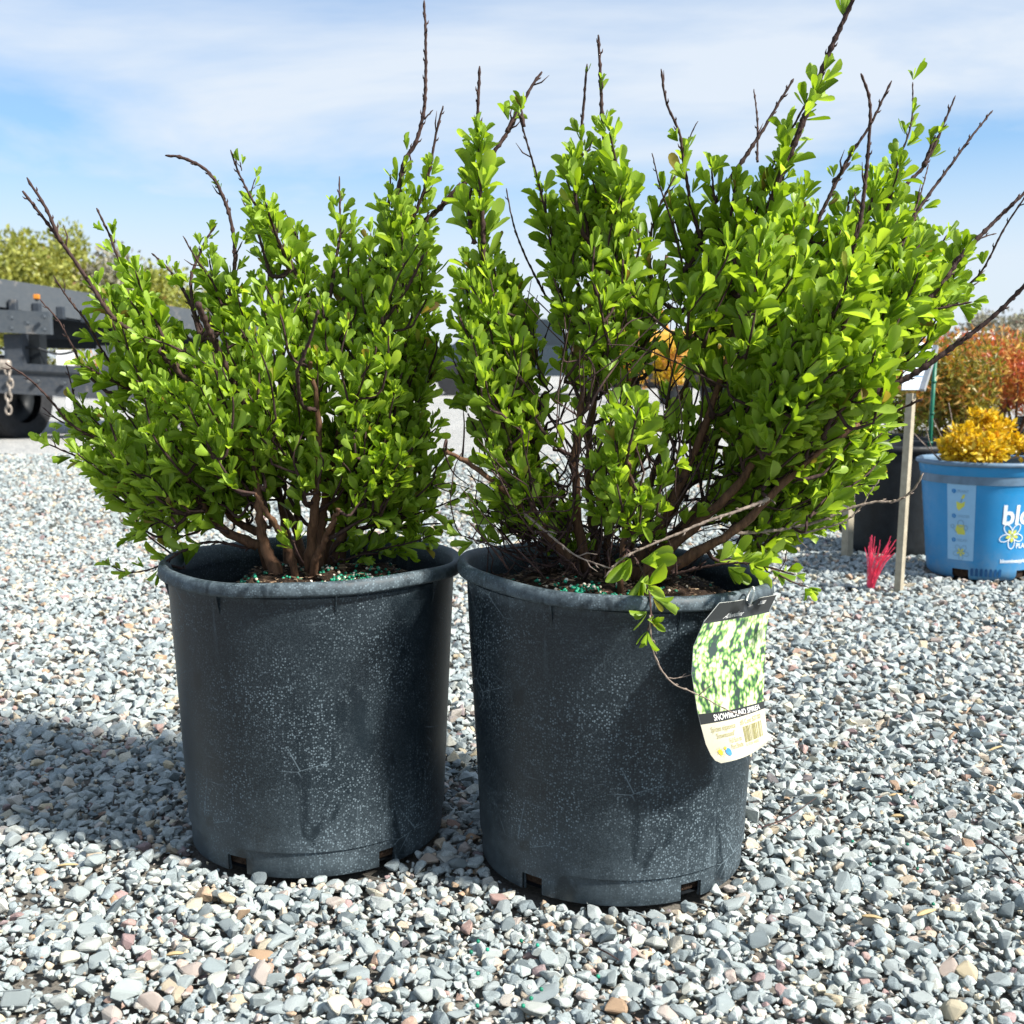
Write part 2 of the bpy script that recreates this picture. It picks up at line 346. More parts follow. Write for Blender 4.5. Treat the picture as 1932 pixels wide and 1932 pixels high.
MA['deck'] = dirty('scuffed grey deck edge', (0.040, 0.052, 0.066), (0.16, 0.16, 0.15), 0.55, 0.2, 1.5, 0.4, 6.0)
MA['rubber'] = simple('tyre rubber', (0.022, 0.023, 0.026), 0.8, 0.3, 30, 0.3, 0.3)
MA['chain'] = simple('rusty chain steel', (0.30, 0.26, 0.22), 0.55, 0.4, 60, 0.5, 0.3, 0.4)
MA['treebark'] = simple('tree bark', (0.09, 0.075, 0.06), 0.9, 0.4, 12)
MA['machine'] = simple('machine yellow', (0.60, 0.32, 0.05), 0.5, 0.15, 2)
MA['beige'] = simple('beige cladding', (0.52, 0.43, 0.33), 0.7, 0.08, 1)
MA['teal'] = simple('pale teal roof', (0.30, 0.52, 0.55), 0.6, 0.06, 1)
MA['glass'] = simple('dark glass', (0.02, 0.03, 0.04), 0.1, 0.1, 3, 0.5, 0.0)
MA['carpaint'] = simple('dark blue-grey car paint', (0.03, 0.045, 0.06), 0.25, 0.1, 3, 0.5, 0.0)

# ------------------------------------------------------------------ ground and gravel
LP, RP = np.array([-0.2057, 1.1371]), np.array([0.1005, 1.0815])       # pot centres on the ground
RB, RT, PH = 0.1305, 0.1535, 0.284                                      # pot base radius, rim radius, height
BP = ground(1845, 1078)[:2]                                             # blue pot
gv = np.array([[-400, -60, -0.013], [400, -60, -0.013], [400, 900, -0.013], [-400, 900, -0.013]])
ground_o = tag(obj('gravel_ground', gv, np.array([[0, 1, 2, 3]]), MA['ground']), 'pale grey gravel yard spreading flat to the horizon', 'ground', kind='structure')

def hull_stone(r, npts, bev):
    bm = bmesh.new()
    P = r.normal(size=(npts, 3)); P /= np.linalg.norm(P, axis=1)[:, None]
    P *= r.uniform(0.8, 1.08, (npts, 1)); P *= np.array([1.0, r.uniform(0.62, 0.95), r.uniform(0.45, 0.75)])
    # knock two or three flat faces off, as a crusher does
    for _ in range(3):
        nrm = r.normal(size=3); nrm /= np.linalg.norm(nrm); c = r.uniform(0.35, 0.6); s = P @ nrm; P = P - np.outer(np.maximum(s - c, 0), nrm)
    for p in P: bm.verts.new(p)
    res = bmesh.ops.convex_hull(bm, input=bm.verts[:])
    bmesh.ops.delete(bm, geom=[g for g in set(res['geom_interior'] + res['geom_unused']) if isinstance(g, bmesh.types.BMVert)], context='VERTS')
    bmesh.ops.remove_doubles(bm, verts=bm.verts[:], dist=0.12)
    if bev:
        bmesh.ops.dissolve_limit(bm, angle_limit=0.2, verts=bm.verts[:], edges=bm.edges[:])
        bmesh.ops.bevel(bm, geom=bm.edges[:], offset=0.07, segments=1, affect='EDGES', profile=0.5)
    bmesh.ops.triangulate(bm, faces=bm.faces[:]); bmesh.ops.recalc_face_normals(bm, faces=bm.faces[:])
    bm.verts.index_update()
    V = np.array([v.co[:] for v in bm.verts]); Fc = np.array([[v.index for v in f.verts] for f in bm.faces]); bm.free()
    return V, Fc
gr = np.random.RandomState(11)
ST_NEAR = [hull_stone(gr, 14, True) for _ in range(18)]
ST_MID = [hull_stone(gr, 11, False) for _ in range(14)]
ST_FAR = [hull_stone(gr, 7, False) for _ in range(10)]

def scatter(y0, y1, cell, r, margin):
    ny = int((y1 - y0) / cell); hw = 0.47 * y1 + margin; nx = int(2 * hw / cell)
    gx, gy = np.meshgrid(np.arange(nx), np.arange(ny)); gx = gx.ravel() * cell - hw; gy = gy.ravel() * cell + y0
    P = np.stack([gx, gy], 1) + r.uniform(-0.5, 0.5, (len(gx), 2)) * cell
    return P[np.abs(P[:, 0]) < 0.47 * P[:, 1] + margin]
def stones(P, mean, r, sig=0.32, lift=0.0):
    n = len(P); s = mean * np.exp(r.normal(0, sig, n)); s = np.clip(s, mean * 0.45, mean * 1.6)   # half length
    yaw = r.uniform(0, 2 * np.pi, n); til = r.normal(0, 0.33, n); til2 = r.normal(0, 0.33, n)
    cy, sy, ca, sa, cb_, sb = np.cos(yaw), np.sin(yaw), np.cos(til), np.sin(til), np.cos(til2), np.sin(til2)
    Z = np.zeros(n); O = np.ones(n)
    Rz = np.stack([cy, -sy, Z, sy, cy, Z, Z, Z, O], -1).reshape(n, 3, 3)
    Rx = np.stack([O, Z, Z, Z, ca, -sa, Z, sa, ca], -1).reshape(n, 3, 3)
    Ry = np.stack([cb_, Z, sb, Z, O, Z, -sb, Z, cb_], -1).reshape(n, 3, 3)
    z = -0.0075 + lift + r.uniform(-0.003, 0.0035, n) + 0.004 * (vnoise(P, 3.0, 3) - 0.5) + 0.007 * (vnoise(P, 1.3, 5) - 0.5) * np.clip((P[:, 1] - 1.5) / 1.0, 0, 1)
    z = z + 0.22 * (np.minimum(s, 1.2 * mean) - mean)
    return np.column_stack([P, z]), Rz @ Rx @ Ry, s
def keep_clear(P, s):
    k = np.ones(len(P), bool)
    for c, rr in ((LP, RB), (RP, RB), (BP, 0.12)):
        k &= np.linalg.norm(P[:, :2] - c, axis=1) > rr + s * 0.30
    return k
def dirt_mask(P):                         # places at the lower left where the fines show between the stones
    m = np.zeros(len(P))
    for (px, py, rx, ry) in ((70, 1690, 0.045, 0.028), (40, 1840, 0.05, 0.02), (300, 1610, 0.05, 0.022), (150, 1650, 0.03, 0.02), (100, 1900, 0.03, 0.012)):
        c = ground(px, py); d = ((P[:, 0] - c[0]) / rx) ** 2 + ((P[:, 1] - c[1]) / ry) ** 2
        m = np.maximum(m, np.exp(-d))
    return m
def merge(C, R, s, protos, r, name, parent=None):
    pick = r.randint(0, len(protos), len(C)); Vs = []; Fs = []; o = 0
    for k, (V, Fc) in enumerate(protos):
        i = np.where(pick == k)[0]
        if len(i) == 0: continue
        W = np.einsum('nij,vj->nvi', R[i], V) * s[i, None, None] + C[i, None]
        Fs.append((Fc[None] + (np.arange(len(i)) * len(V))[:, None, None] + o).reshape(-1, 3)); Vs.append(W.reshape(-1, 3)); o += len(i) * len(V)
    ob = obj(name, np.concatenate(Vs), np.concatenate(Fs), MA['stone'], parent)
    return tag(ob, kind='stuff')
def thin(P, r, amount=0.93): return r.uniform(size=len(P)) > amount * dirt_mask(P)
A1 = scatter(0.62, 1.75, 0.0128, gr, 0.22); A1 = A1[thin(A1, gr)]; C1, R1, s1 = stones(A1, 0.0086, gr, 0.28)
A2 = scatter(0.62, 1.75, 0.0205, gr, 0.22); A2 = A2[thin(A2, gr)]; C2, R2, s2 = stones(A2, 0.0098, gr, 0.28, 0.0045)
A3 = scatter(0.62, 1.45, 0.0078, gr, 0.15); A3 = A3[thin(A3, gr, 0.5)]; C3, R3, s3 = stones(A3, 0.0036, gr, 0.45, 0.0015)
C = np.concatenate([C1, C2, C3]); R = np.concatenate([R1, R2, R3]); s = np.concatenate([s1, s2, s3])
k = keep_clear(C, s); C, R, s = C[k], R[k], s[k]
px, py, dd = project(C); vis = (px > 10) & (px < 1922) & (py < 1922) & (dd < 1.45)
hid = np.zeros(len(C), bool)
for (x0, x1, y0, y1) in ((330, 860, 1050, 1600), (890, 1450, 1050, 1640)): hid |= (px > x0) & (px < x1) & (py > y0) & (py < y1)
score = np.where(vis & ~hid & (C[:, 2] > -0.0075), s / dd, -1); top = np.argsort(-score)[:300]
rest = np.ones(len(C), bool); rest[top] = False
near = rest & (C[:, 1] < 1.12) & (s > 0.005)
merge(C[near], R[near], s[near], ST_NEAR, gr, 'gravel', ground_o)
o2 = rest & ~near
merge(C[o2], R[o2], s[o2], ST_MID, gr, 'gravel', ground_o)
st_mesh = [mesh_np('stone', V, Fc, MA['stone']) for V, Fc in [hull_stone(gr, 14, True) for _ in range(20)]]
for q, i in enumerate(top):
    so_ = bpy.data.objects.new('stone', st_mesh[q % 20]); link(so_, ground_o)
    so_.matrix_local = Matrix.Translation(Vector(C[i])) @ Matrix(R[i].tolist()).to_4x4() @ Matrix.Scale(float(s[i]), 4)
B1 = scatter(1.75, 3.4, 0.0135, gr, 0.25); Cb, Rb, sb_ = stones(B1, 0.0095, gr); k = keep_clear(Cb, sb_)
merge(Cb[k], Rb[k], sb_[k], ST_MID, gr, 'gravel', ground_o)
D1 = scatter(3.4, 6.4, 0.0205, gr, 0.25); Cd, Rd, sd = stones(D1, 0.0125, gr)
merge(Cd, Rd, sd * 1.05, ST_FAR, gr, 'gravel', ground_o)

# litter on the gravel: wood chips, twigs, spilled fertilizer
MA['straw'] = simple('straw-coloured wood chip', (0.42, 0.31, 0.16), 0.8, 0.2, 90)
lr_ = np.random.RandomState(8)
for (px, py, L, wd) in ((2940 / 1.5652, 2210 / 1.5652, 0.030, 0.004), (2735 / 1.5652, 2695 / 1.5652, 0.026, 0.006), (2575 / 1.5652, 2708 / 1.5652, 0.017, 0.005), (2650 / 1.5652, 2410 / 1.5652, 0.013, 0.006), (200 / 1.5652, 2555 / 1.5652, 0.020, 0.004), (1690, 1500, 0.016, 0.005), (1560, 1210, 0.022, 0.004), (330, 1800, 0.014, 0.005)):
    c = ground(px, py, 0.006); a = lr_.uniform(-0.6, 0.9); e = np.array([math.cos(a), math.sin(a) * 0.6, lr_.uniform(-0.1, 0.15)]); P = np.array([c - e * L / 2, c + [0, 0, 0.0015], c + e * L / 2]); V, fs = tube(catmull(P, 6), np.array([0.3, 0.9, 1, 1, 0.8, 0.35]) * wd / 2, 5)
    V[:, 2] = c[2] + (V[:, 2] - c[2]) * 0.6; o = obj('wood_chip', V, fs, MA['straw']); tag(o, 'small straw-coloured splinter of wood lying on the gravel', 'wood chip', 'splinters of wood on the gravel')
for pts in ([(1415, 1412), (1440, 1400), (1470, 1412), (1495, 1408)], [(1440, 1560), (1490, 1540), (1540, 1505)], [(1855, 1580), (1890, 1605), (1925, 1650)], [(330, 1752), (352, 1768), (372, 1772)], [(1130, 1790), (1150, 1800), (1168, 1812)]):
    P = catmull(np.array([ground(q[0], q[1], 0.008 + 0.002 * (i % 2)) for i, q in enumerate(pts)]), 12); V, fs = tube(P, np.linspace(0.0009, 0.0005, 12), 5); o = obj('fallen_twig', V, fs, MA['twig']); tag(o, 'thin dark twig fallen on the gravel', 'twig', 'twigs fallen on the gravel')
bm = bmesh.new(); bmesh.ops.create_icosphere(bm, subdivisions=1, radius=1.0); iv = np.array([v.co[:] for v in bm.verts]); jf = np.array([[v.index for v in f.verts] for f in bm.faces]); bm.free(); mbp = MB()
for _ in range(16):
    q = (lr_.uniform(880, 1190), lr_.uniform(1740, 1900)); mbp.add(iv * 0.0019 + ground(q[0], q[1], 0.006), jf)
for _ in range(8): mbp.add(iv * 0.0018 + ground(lr_.uniform(1600, 1820), lr_.uniform(1480, 1720), 0.006), jf)
tag(mbp.build('spilled_fertilizer', MA['prill'], ground_o, True), kind='stuff')

# ------------------------------------------------------------------ the two black nursery pots
def pot_profile():
    out = [(0.1300, 0.0), (0.1303, 0.0005), (0.1306, 0.0155), (0.1309, 0.0248), (0.1310, 0.0252), (0.1328, 0.0258), (0.1330, 0.0264), (0.1332, 0.032)]
    out += [(0.1330 + (0.1445 - 0.1330) * t, 0.032 + 0.236 * t) for t in np.linspace(0.08, 1, 14)]
    return out
def make_pot(c, label, slots, tilt):
    root = empty('nursery_pot', (c[0], c[1], 0.0), label, 'plant pot', 'black nursery pots')
    def lean(V):
        V = V.copy(); V[:, 2] *= 1.02; t = np.clip(V[:, 2] / PH, 0, 1); V[:, 2] -= tilt * V[:, 0] * t
        V[:, :2] *= 1 + 0.004 * np.sin(2 * np.arctan2(V[:, 1], V[:, 0]) + 0.7)[:, None] * t[:, None]
        an = np.arctan2(V[:, 1], V[:, 0]); cyl = np.stack([np.cos(an), np.sin(an), V[:, 2] * 5], 1); V[:, :2] *= 1 + (0.011 * (vnoise(cyl, 1.6, int(c[0] * 100) % 7 + 1) - 0.5))[:, None]
        return V
    prof = pot_profile()
    def slot(r, a):
        if r not in (0, 1): return False
        d = math.degrees(a)
        return any(abs((d - q + 180) % 360 - 180) < 4.6 for q in slots)
    V, Q = lathe(prof[:4], 180, (0, 0, 0), slot); V2, Q2 = lathe([(0.1309, 0.0248), (0.1330, 0.0256)], 180); V3, Q3 = lathe([(0.1330, 0.0256)] + prof[7:], 180)
    Vi, Qi = lathe([(0.142, 0.268), (0.1415, 0.262), (0.1422, 0.259), (0.1405, 0.253), (0.1412, 0.250), (0.1395, 0.244), (0.1402, 0.241), (0.1385, 0.235), (0.1392, 0.232), (0.137, 0.22), (0.129, 0.03), (0.1280, 0.0155), (0.1262, 0.0)], 180, (0, 0, 0), lambda r, a: r in (11,) and any(abs((math.degrees(a) - q + 180) % 360 - 180) < 4.6 for q in slots))
    mb = MB(); mb.add(lean(V), Q); mb.add(lean(V2), Q2); mb.add(lean(V3), Q3); mb.add(lean(Vi), Qi[:, ::-1])
    for q in slots:                       # cheeks of the drain slots
        for sgn in (-4.6, 4.6):
            a = math.radians(q + sgn); e = np.array([math.cos(a), math.sin(a), 0])
            mb.add(lean(np.array([e * 0.1265, e * 0.1298, e * 0.1302 + [0, 0, 0.0155], e * 0.128 + [0, 0, 0.0155]])), np.array([[0, 1, 2, 3]]))
        a = np.radians(np.linspace(q - 4.6, q + 4.6, 6)); e = np.stack([np.cos(a), np.sin(a), 0 * a], -1)
        Vt = np.concatenate([e * 0.128, e * 0.1303]) + [0, 0, 0.0155]; n = 6
        mb.add(lean(Vt), np.array([[i, i + 1, n + i + 1, n + i] for i in range(5)]))
    Vw, Fw = mb.get(); wall = obj('wall', Vw, Fw, MA['pot'], root, True, local=True)
    rim = [(0.1420, 0.266), (0.1425, 0.277), (0.1440, 0.2815), (0.1470, 0.2838), (0.1500, 0.2836), (0.1525, 0.2815), (0.1535, 0.278), (0.1537, 0.2735), (0.1528, 0.2712), (0.1500, 0.2708), (0.1442, 0.2695)]
    V, Q = lathe(rim, 180); a = np.arctan2(V[:, 1], V[:, 0]); V[:, 2] += 0.0012 * np.sin(3 * a + c[0] * 40) + 0.0006 * np.sin(7 * a)
    obj('rim', lean(V), Q[:, ::-1], MA['pot'], root, True, local=True)
    V, Q = lathe([(0.0, 0.004), (0.127, 0.004)], 60); obj('base', lean(V), Q, MA['black'], root, False, local=True)
    for d in range(8):                    # gusset fins below the rim
        a = math.radians(d * 45 + 18); e = np.array([math.cos(a), math.sin(a), 0]); tn = np.array([-e[1], e[0], 0]) * 0.0007
        z = np.array([0, 0, 1]); P = [e * 0.1428 + z * 0.247, e * 0.1492 + z * 0.2715, e * 0.1438 + z * 0.2715]
        Vf = np.array([p + tn for p in P] + [p - tn for p in P])
        obj('fin', lean(Vf), [np.array([[0, 1, 2], [5, 4, 3]]), np.array([[0, 3, 4, 1], [1, 4, 5, 2], [2, 5, 3, 0]])], MA['pot'], root, False, local=True)
    return root
pot_l = make_pot(LP, 'dusty black nursery pot with no tag, its soil mounded below bare inner walls', [-90 - 27, -90 + 40, 20, 90, 165], 0.0)
pot_r = make_pot(RP, 'dusty black nursery pot with a picture plant tag looped on its rim', [-90 - 38.6, -90 + 28.9, 10, 80, 160], 0.055)

# ------------------------------------------------------------------ soil with chips and fertilizer
def make_soil(c, hfun, label, spots, seed, tilt):
    r = np.random.RandomState(seed); root = empty('potting_soil', (c[0], c[1], 0.012), label, 'soil')
    nr, na = 34, 96; rr = np.linspace(0, 0.1375, nr); a = np.linspace(0, 2 * np.pi, na, endpoint=False)
    Rr, Aa = np.meshgrid(rr, a, indexing='ij'); X = Rr * np.cos(Aa); Y = Rr * np.sin(Aa)
    P2 = np.stack([X.ravel(), Y.ravel()], 1)
    Z = hfun(P2) + 0.010 * (vnoise(P2, 60, seed) - 0.5) + 0.006 * (vnoise(P2, 170, seed + 1) - 0.5) - tilt * P2[:, 0]
    V = np.column_stack([P2, Z]); i = np.arange(nr - 1)[:, None] * na; j = np.arange(na)[None]; j2 = (j + 1) % na
    Q = np.stack([i + j, i + na + j, i + na + j2, i + j2], -1).reshape(-1, 4)
    Vs, Qs = lathe([(0.1375, 0.2), (0.1245, 0.006), (0.0, 0.006)], na)
    mb = MB(); mb.add(V, Q); mb.add(Vs, Qs[:, ::-1]); Vv, Ff = mb.get(); Vv = Vv + np.array([c[0], c[1], 0])
    obj('soil_body', Vv, Ff, MA['soil'], root, False)
    def put(n, P, size, proto, flat):
        k = len(P); yaw = r.uniform(0, 6.28, k); ti = r.normal(0, 0.45 if flat else 1.5, k)
        Rz = np.stack([np.cos(yaw), -np.sin(yaw), 0 * yaw, np.sin(yaw), np.cos(yaw), 0 * yaw, 0 * yaw, 0 * yaw, 0 * yaw + 1], -1).reshape(k, 3, 3)
        Rx = np.stack([0 * yaw + 1, 0 * yaw, 0 * yaw, 0 * yaw, np.cos(ti), -np.sin(ti), 0 * yaw, np.sin(ti), np.cos(ti)], -1).reshape(k, 3, 3)
        z = hfun(P) - tilt * P[:, 0] + 0.010 * (vnoise(P, 60, seed) - 0.5) + 0.0015
        V_, F_ = proto; W = np.einsum('nij,nvj->nvi', Rz @ Rx, V_[None] * size[:, None, :] if size.ndim == 2 else V_[None] * size[:, None, None])
        W = W + np.column_stack([P + c, z])[:, None]
        return W.reshape(-1, 3), (F_[None] + (np.arange(k) * len(V_))[:, None, None]).reshape(-1, 3)
    nb = 46; q = np.sqrt(r.uniform(0, 1, nb)) * 0.128; t = r.uniform(0, 6.28, nb); P = np.stack([q * np.cos(t), q * np.sin(t)], 1); L = r.uniform(0.005, 0.011, nb)
    V, Fq = put(nb, P, np.stack([L, L * r.uniform(0.3, 0.7, nb), L * 0.18], 1), ST_MID[2], True); tag(obj('bark_chunks', V, Fq, MA['chip'], root), kind='stuff')
    n = 1500; q = np.sqrt(r.uniform(0, 1, n)) * 0.133; t = r.uniform(0, 6.28, n); P = np.stack([q * np.cos(t), q * np.sin(t)], 1)
    L = np.exp(r.normal(0, 0.45, n)) * 0.0032
    V, Fq = put(n, P, np.stack([L, L * r.uniform(0.25, 0.6, n), L * 0.22], 1), ST_FAR[0], True); tag(obj('bark_chips', V, Fq, MA['chip'], root), kind='stuff')
    Ps = []
    for (sx, sy, sr, m) in spots: Ps.append(np.array([sx, sy]) + r.normal(0, 1, (m, 2)) * sr)
    P = np.concatenate(Ps); P = P[np.linalg.norm(P, axis=1) < 0.133]
    bm = bmesh.new(); bmesh.ops.create_icosphere(bm, subdivisions=1, radius=1.0); V_ = np.array([v.co[:] for v in bm.verts]); F_ = np.array([[v.index for v in f.verts] for f in bm.faces]); bm.free()
    V, Fq = put(0, P, r.uniform(0.0013, 0.0021, len(P)), (V_, F_), False); tag(obj('fertilizer_granules', V, Fq, MA['prill'], root, True), kind='stuff')
    return root
sm = lambda x: np.clip(x, 0, 1) ** 2 * (3 - 2 * np.clip(x, 0, 1))
hl = lambda P: 0.278 - 0.045 * sm((np.abs(P[:, 0] - 0.012) - 0.055) / 0.085) - 0.022 * sm((P[:, 1] + 0.02) / 0.15) - 0.012 * sm((-P[:, 1] - 0.085) / 0.05)
hr = lambda P: 0.281 - 0.018 * sm((np.abs(P[:, 0]) - 0.05) / 0.09) - 0.02 * sm((P[:, 1]) / 0.14) - 0.006 * sm((-P[:, 1] - 0.1) / 0.04)
make_soil(LP, hl, 'dark potting soil mounded round the stems in the pot with no tag', [(0.055, -0.06, 0.018, 130), (0.075, -0.045, 0.014, 60), (-0.075, -0.075, 0.02, 70), (0.03, -0.085, 0.02, 40), (0, 0, 0.05, 60)], 21, 0.0)
make_soil(RP, hr, 'dark bark soil with green fertilizer in the pot with the picture tag', [(-0.03, -0.115, 0.014, 110), (-0.09, -0.085, 0.018, 50), (0.01, -0.115, 0.02, 60), (0, 0, 0.06, 60)], 22, 0.055)

# ------------------------------------------------------------------ the two spirea shrubs
def leaf_proto(fold, curl, tipw):
    t = np.array([0.0, 0.22, 0.5, 0.76, 0.93, 1.0]); hw = np.array([0.05, 0.17, 0.36, 0.46, 0.34, tipw]); V = []
    for a, b in zip(t, hw):
        z = curl * (a * a - 0.25 * a)
        V += [[a, -b, z + fold * b], [a, 0, z], [a, b, z + fold * b]]
    Q = []
    for i in range(5):
        for j in range(2): q = 3 * i + j; Q.append([q, q + 3, q + 4, q + 1])
    return np.array(V), np.array(Q)
LEAVES = [leaf_proto(0.25, 0.10, 0.12), leaf_proto(0.40, -0.22, 0.10), leaf_proto(0.15, 0.26, 0.14), leaf_proto(0.55, -0.05, 0.08)]
def unit(v): return v / (np.linalg.norm(v, axis=-1, keepdims=True) + 1e-12)

class Shrub:
    def __init__(s, name, base, Y0, label, seed, leaf):
        s.leaf = leaf
        s.r = np.random.RandomState(seed); s.Y0 = Y0; s.base = np.array(base, dtype=float)
        s.root = empty(name, base, label, 'shrub'); s.nodes = []; s.nr = []; s.L = []; s.twig = MB()
    def px(s, pts, d0, d1):              # pixel polyline (tip first) with depth offsets at the tip and at the inner end
        n = len(pts); return np.array([at(p[0], p[1], s.Y0 + d0 + (d1 - d0) * i / max(1, n - 1)) for i, p in enumerate(pts)])
    def reg(s, P, R):
        for p, q in zip(P, R): s.nodes.append(p); s.nr.append(q)
    def knob(s, P, R, amt=0.10):
        return R * (1 + s.r.uniform(-amt, amt * 1.6, len(P)))
    def nearest(s, p, dirv=None):
        N = np.array(s.nodes); v = p - N; d = np.linalg.norm(v, axis=1)
        db = np.linalg.norm(N - s.base, axis=1); cost = d + 0.35 * np.maximum(0, db - np.linalg.norm(p - s.base) + 0.02)
        if dirv is not None: cost = cost + 1.3 * d * (1 - (unit(v) @ dirv))
        cost = cost + np.where(N[:, 2] > p[2] + 0.02, 0.08, 0)
        return int(np.argmin(cost))
    def stem(s, pts, d0, d1, r0, r1):    # main stems, base first
        P = catmull(s.px(pts, d0, d1), 26); P += (s.r.uniform(-1, 1, P.shape) * 0.0012)
        R = s.knob(P, r0 + (min(r1, 0.0016) - r0) * np.linspace(0, 1, len(P)) ** 0.8, 0.12); P[0, 2] -= 0.02
        V, fs = tube(P, R, 9); obj('stem', V, fs, MA['stem'], s.root, True); s.reg(P[4:], R[4:])
    def shoot(s, pts, d0=0.0, d1=0.0, r=(0.0008, 0.0022), leafy=(0.3, 1.0), dens=1.0, size=1.0, spread=1.0, mat='twig', join=True):
        """traced branch, tip first; leafy = (from, to) as parts of its length counted from the tip"""
        P = catmull(s.px(pts, d0, d1), 8 * len(pts)); P += s.r.uniform(-1, 1, P.shape) * 0.0003
        if join:
            q = s.nearest(P[-1], unit(P[-8] - P[-1])); N = np.array(s.nodes[q]); dv = np.linalg.norm(N - P[-1])
            mid = (P[-1] + (P[-1] - P[-8]) / (np.linalg.norm(P[-1] - P[-8]) + 1e-9) * dv * 0.4 + N) / 2
            ext = catmull(np.array([P[-1], mid, N]), 8)[1:]; P2 = np.vstack([P, ext])
        else: P2 = P
        ln = np.linalg.norm(np.diff(P2, axis=0), axis=1).sum(); m_ = max(6, int(ln / 0.0028)); cu = np.r_[0, np.cumsum(np.linalg.norm(np.diff(P2, axis=0), axis=1))]
        P3 = np.stack([np.interp(np.linspace(0, cu[-1], m_), cu, P2[:, k]) for k in range(3)], -1); R = np.linspace(r[0], r[1], m_)
        nod = np.zeros(m_); nod[s.r.randint(0, 3)::3] = 1; R3 = R * (1 + nod * s.r.uniform(0.15, 0.55, m_)) * s.r.uniform(0.92, 1.08, m_); R3[0] *= 0.5
        mb = MB(); mb.add(*tube(P3, R3, 6))
        for q in np.where(nod)[0][1:]:               # buds at the nodes, here and there a dead side spur
            if s.r.uniform() < 0.75:
                ax = unit(P3[q - 1] - P3[min(q + 1, m_ - 1)]); e = unit(np.cross(ax, s.r.normal(size=3))); g = s.r.uniform(0.0016, 0.0032) if s.r.uniform() < 0.88 else s.r.uniform(0.006, 0.016)
                mb.add(*tube(np.array([P3[q], P3[q] + (e * 0.75 + ax * 0.7) * (R3[q] + g * 0.6), P3[q] + (e * 0.7 + ax * 1.1) * (R3[q] + g)]), [R3[q] * 0.55, min(R3[q] * 0.6, 0.0008), 0.0002], 5))
        mb.build('branch', MA[mat], s.root, True); R = np.linspace(r[0], r[1], len(P2)); s.reg(P2[::2], R[::2])
        n = len(P); a, b = int(leafy[0] * (n - 1)), int(leafy[1] * (n - 1))
        if b > a and dens > 0: s.leaves(P[a:b + 1], dens, size, spread, leafy[0] > 0.05)
    def leaves(s, P, dens, size, spread, bare):
        seg = np.linalg.norm(np.diff(P, axis=0), axis=1); cum = np.r_[0, np.cumsum(seg)]; tot = cum[-1]; r = s.r
        step = 0.0074 / max(dens, 0.05); d = r.uniform(0, step); az = r.uniform(0, 6.28)
        while d < tot:
            i = min(np.searchsorted(cum, d, 'right') - 1, len(P) - 2); f = (d - cum[i]) / (seg[i] + 1e-9)
            p = P[i] * (1 - f) + P[i + 1] * f; ax = unit(P[max(0, i - 1)] - P[min(len(P) - 1, i + 1)])   # towards the tip
            rel = d / max(tot, 0.03)
            if r.uniform() < 0.88:
                u = unit(np.cross(ax, [0.31, 0.77, 0.55])); v = np.cross(ax, u); az += 2.39996 + r.normal(0, 0.3)
                e = u * math.cos(az) + v * math.sin(az); e = unit(e + np.array([0, 0, 0.45]))
                s.tuft(p, unit(ax * 0.7 + e * 0.75), r.randint(4, 7), (0.72 + 0.45 * min(1, rel * 2.2)) * size, spread, e * 0.003)
            d += step * r.uniform(0.6, 1.4)
        if not bare: s.tuft(P[0], unit(P[0] - P[min(3, len(P) - 1)]), 5, 0.75 * size, 0.8, np.zeros(3))
    def tuft(s, p, d, n, size, spread, off):
        r = s.r; u = unit(np.cross(d, r.normal(size=3))); v = np.cross(d, u); ph = r.uniform(0, 6.28)
        for k in range(n):
            a = ph + k * 2.4 + r.normal(0, 0.2); op = (0.14 + 0.66 * (k / n) ** 0.8) * spread * r.uniform(0.75, 1.2)
            q = unit(d * math.cos(op) + (u * math.cos(a) + v * math.sin(a)) * math.sin(op) + np.array([0, 0, 0.08]))
            nn = d - q * (d @ q); nn = nn + r.normal(0, 0.14, 3) + np.array([0, 0, 0.12]); nn = unit(nn - q * (nn @ q))
            L = s.leaf * size * float(np.clip(np.exp(r.normal(-0.03, 0.27)), 0.45, 1.6)); W = L * r.uniform(0.33, 0.48)
            s.L.append((p + off + q * 0.001, q, nn, L, W))
    def fill(s, poly, n, dmax, Lr=(0.05, 0.11), dens=1.0, size=1.0, leaf=1.0, up=0.30, rmin=150, twigr=0.0009, dy=0.0, jit=0.22):
        poly = np.array(poly, dtype=float); r = s.r; lo, hi = poly.min(0), poly.max(0); tips = []
        x1, y1 = poly[:, 0], poly[:, 1]; x2, y2 = np.roll(x1, -1), np.roll(y1, -1)
        while len(tips) < n:
            p = r.uniform(lo, hi); c = ((y1 > p[1]) != (y2 > p[1])) & (p[0] < (x2 - x1) * (p[1] - y1) / (y2 - y1 + 1e-12) + x1)
            if c.sum() % 2 == 0: continue
            e = np.stack([x2 - x1, y2 - y1], 1); t = np.clip(((p - np.stack([x1, y1], 1)) * e).sum(1) / ((e ** 2).sum(1) + 1e-9), 0, 1)
            dist = np.linalg.norm(np.stack([x1, y1], 1) + e * t[:, None] - p, axis=1).min()
            tips.append(at(p[0], p[1], s.Y0 + dy + dmax * r.uniform(-1, 1) * math.sqrt(min(1.0, (dist + 6) / rmin))))
        tips.sort(key=lambda q: np.linalg.norm(q - s.base))
        foc = s.base + np.array([0, 0, 0.02])
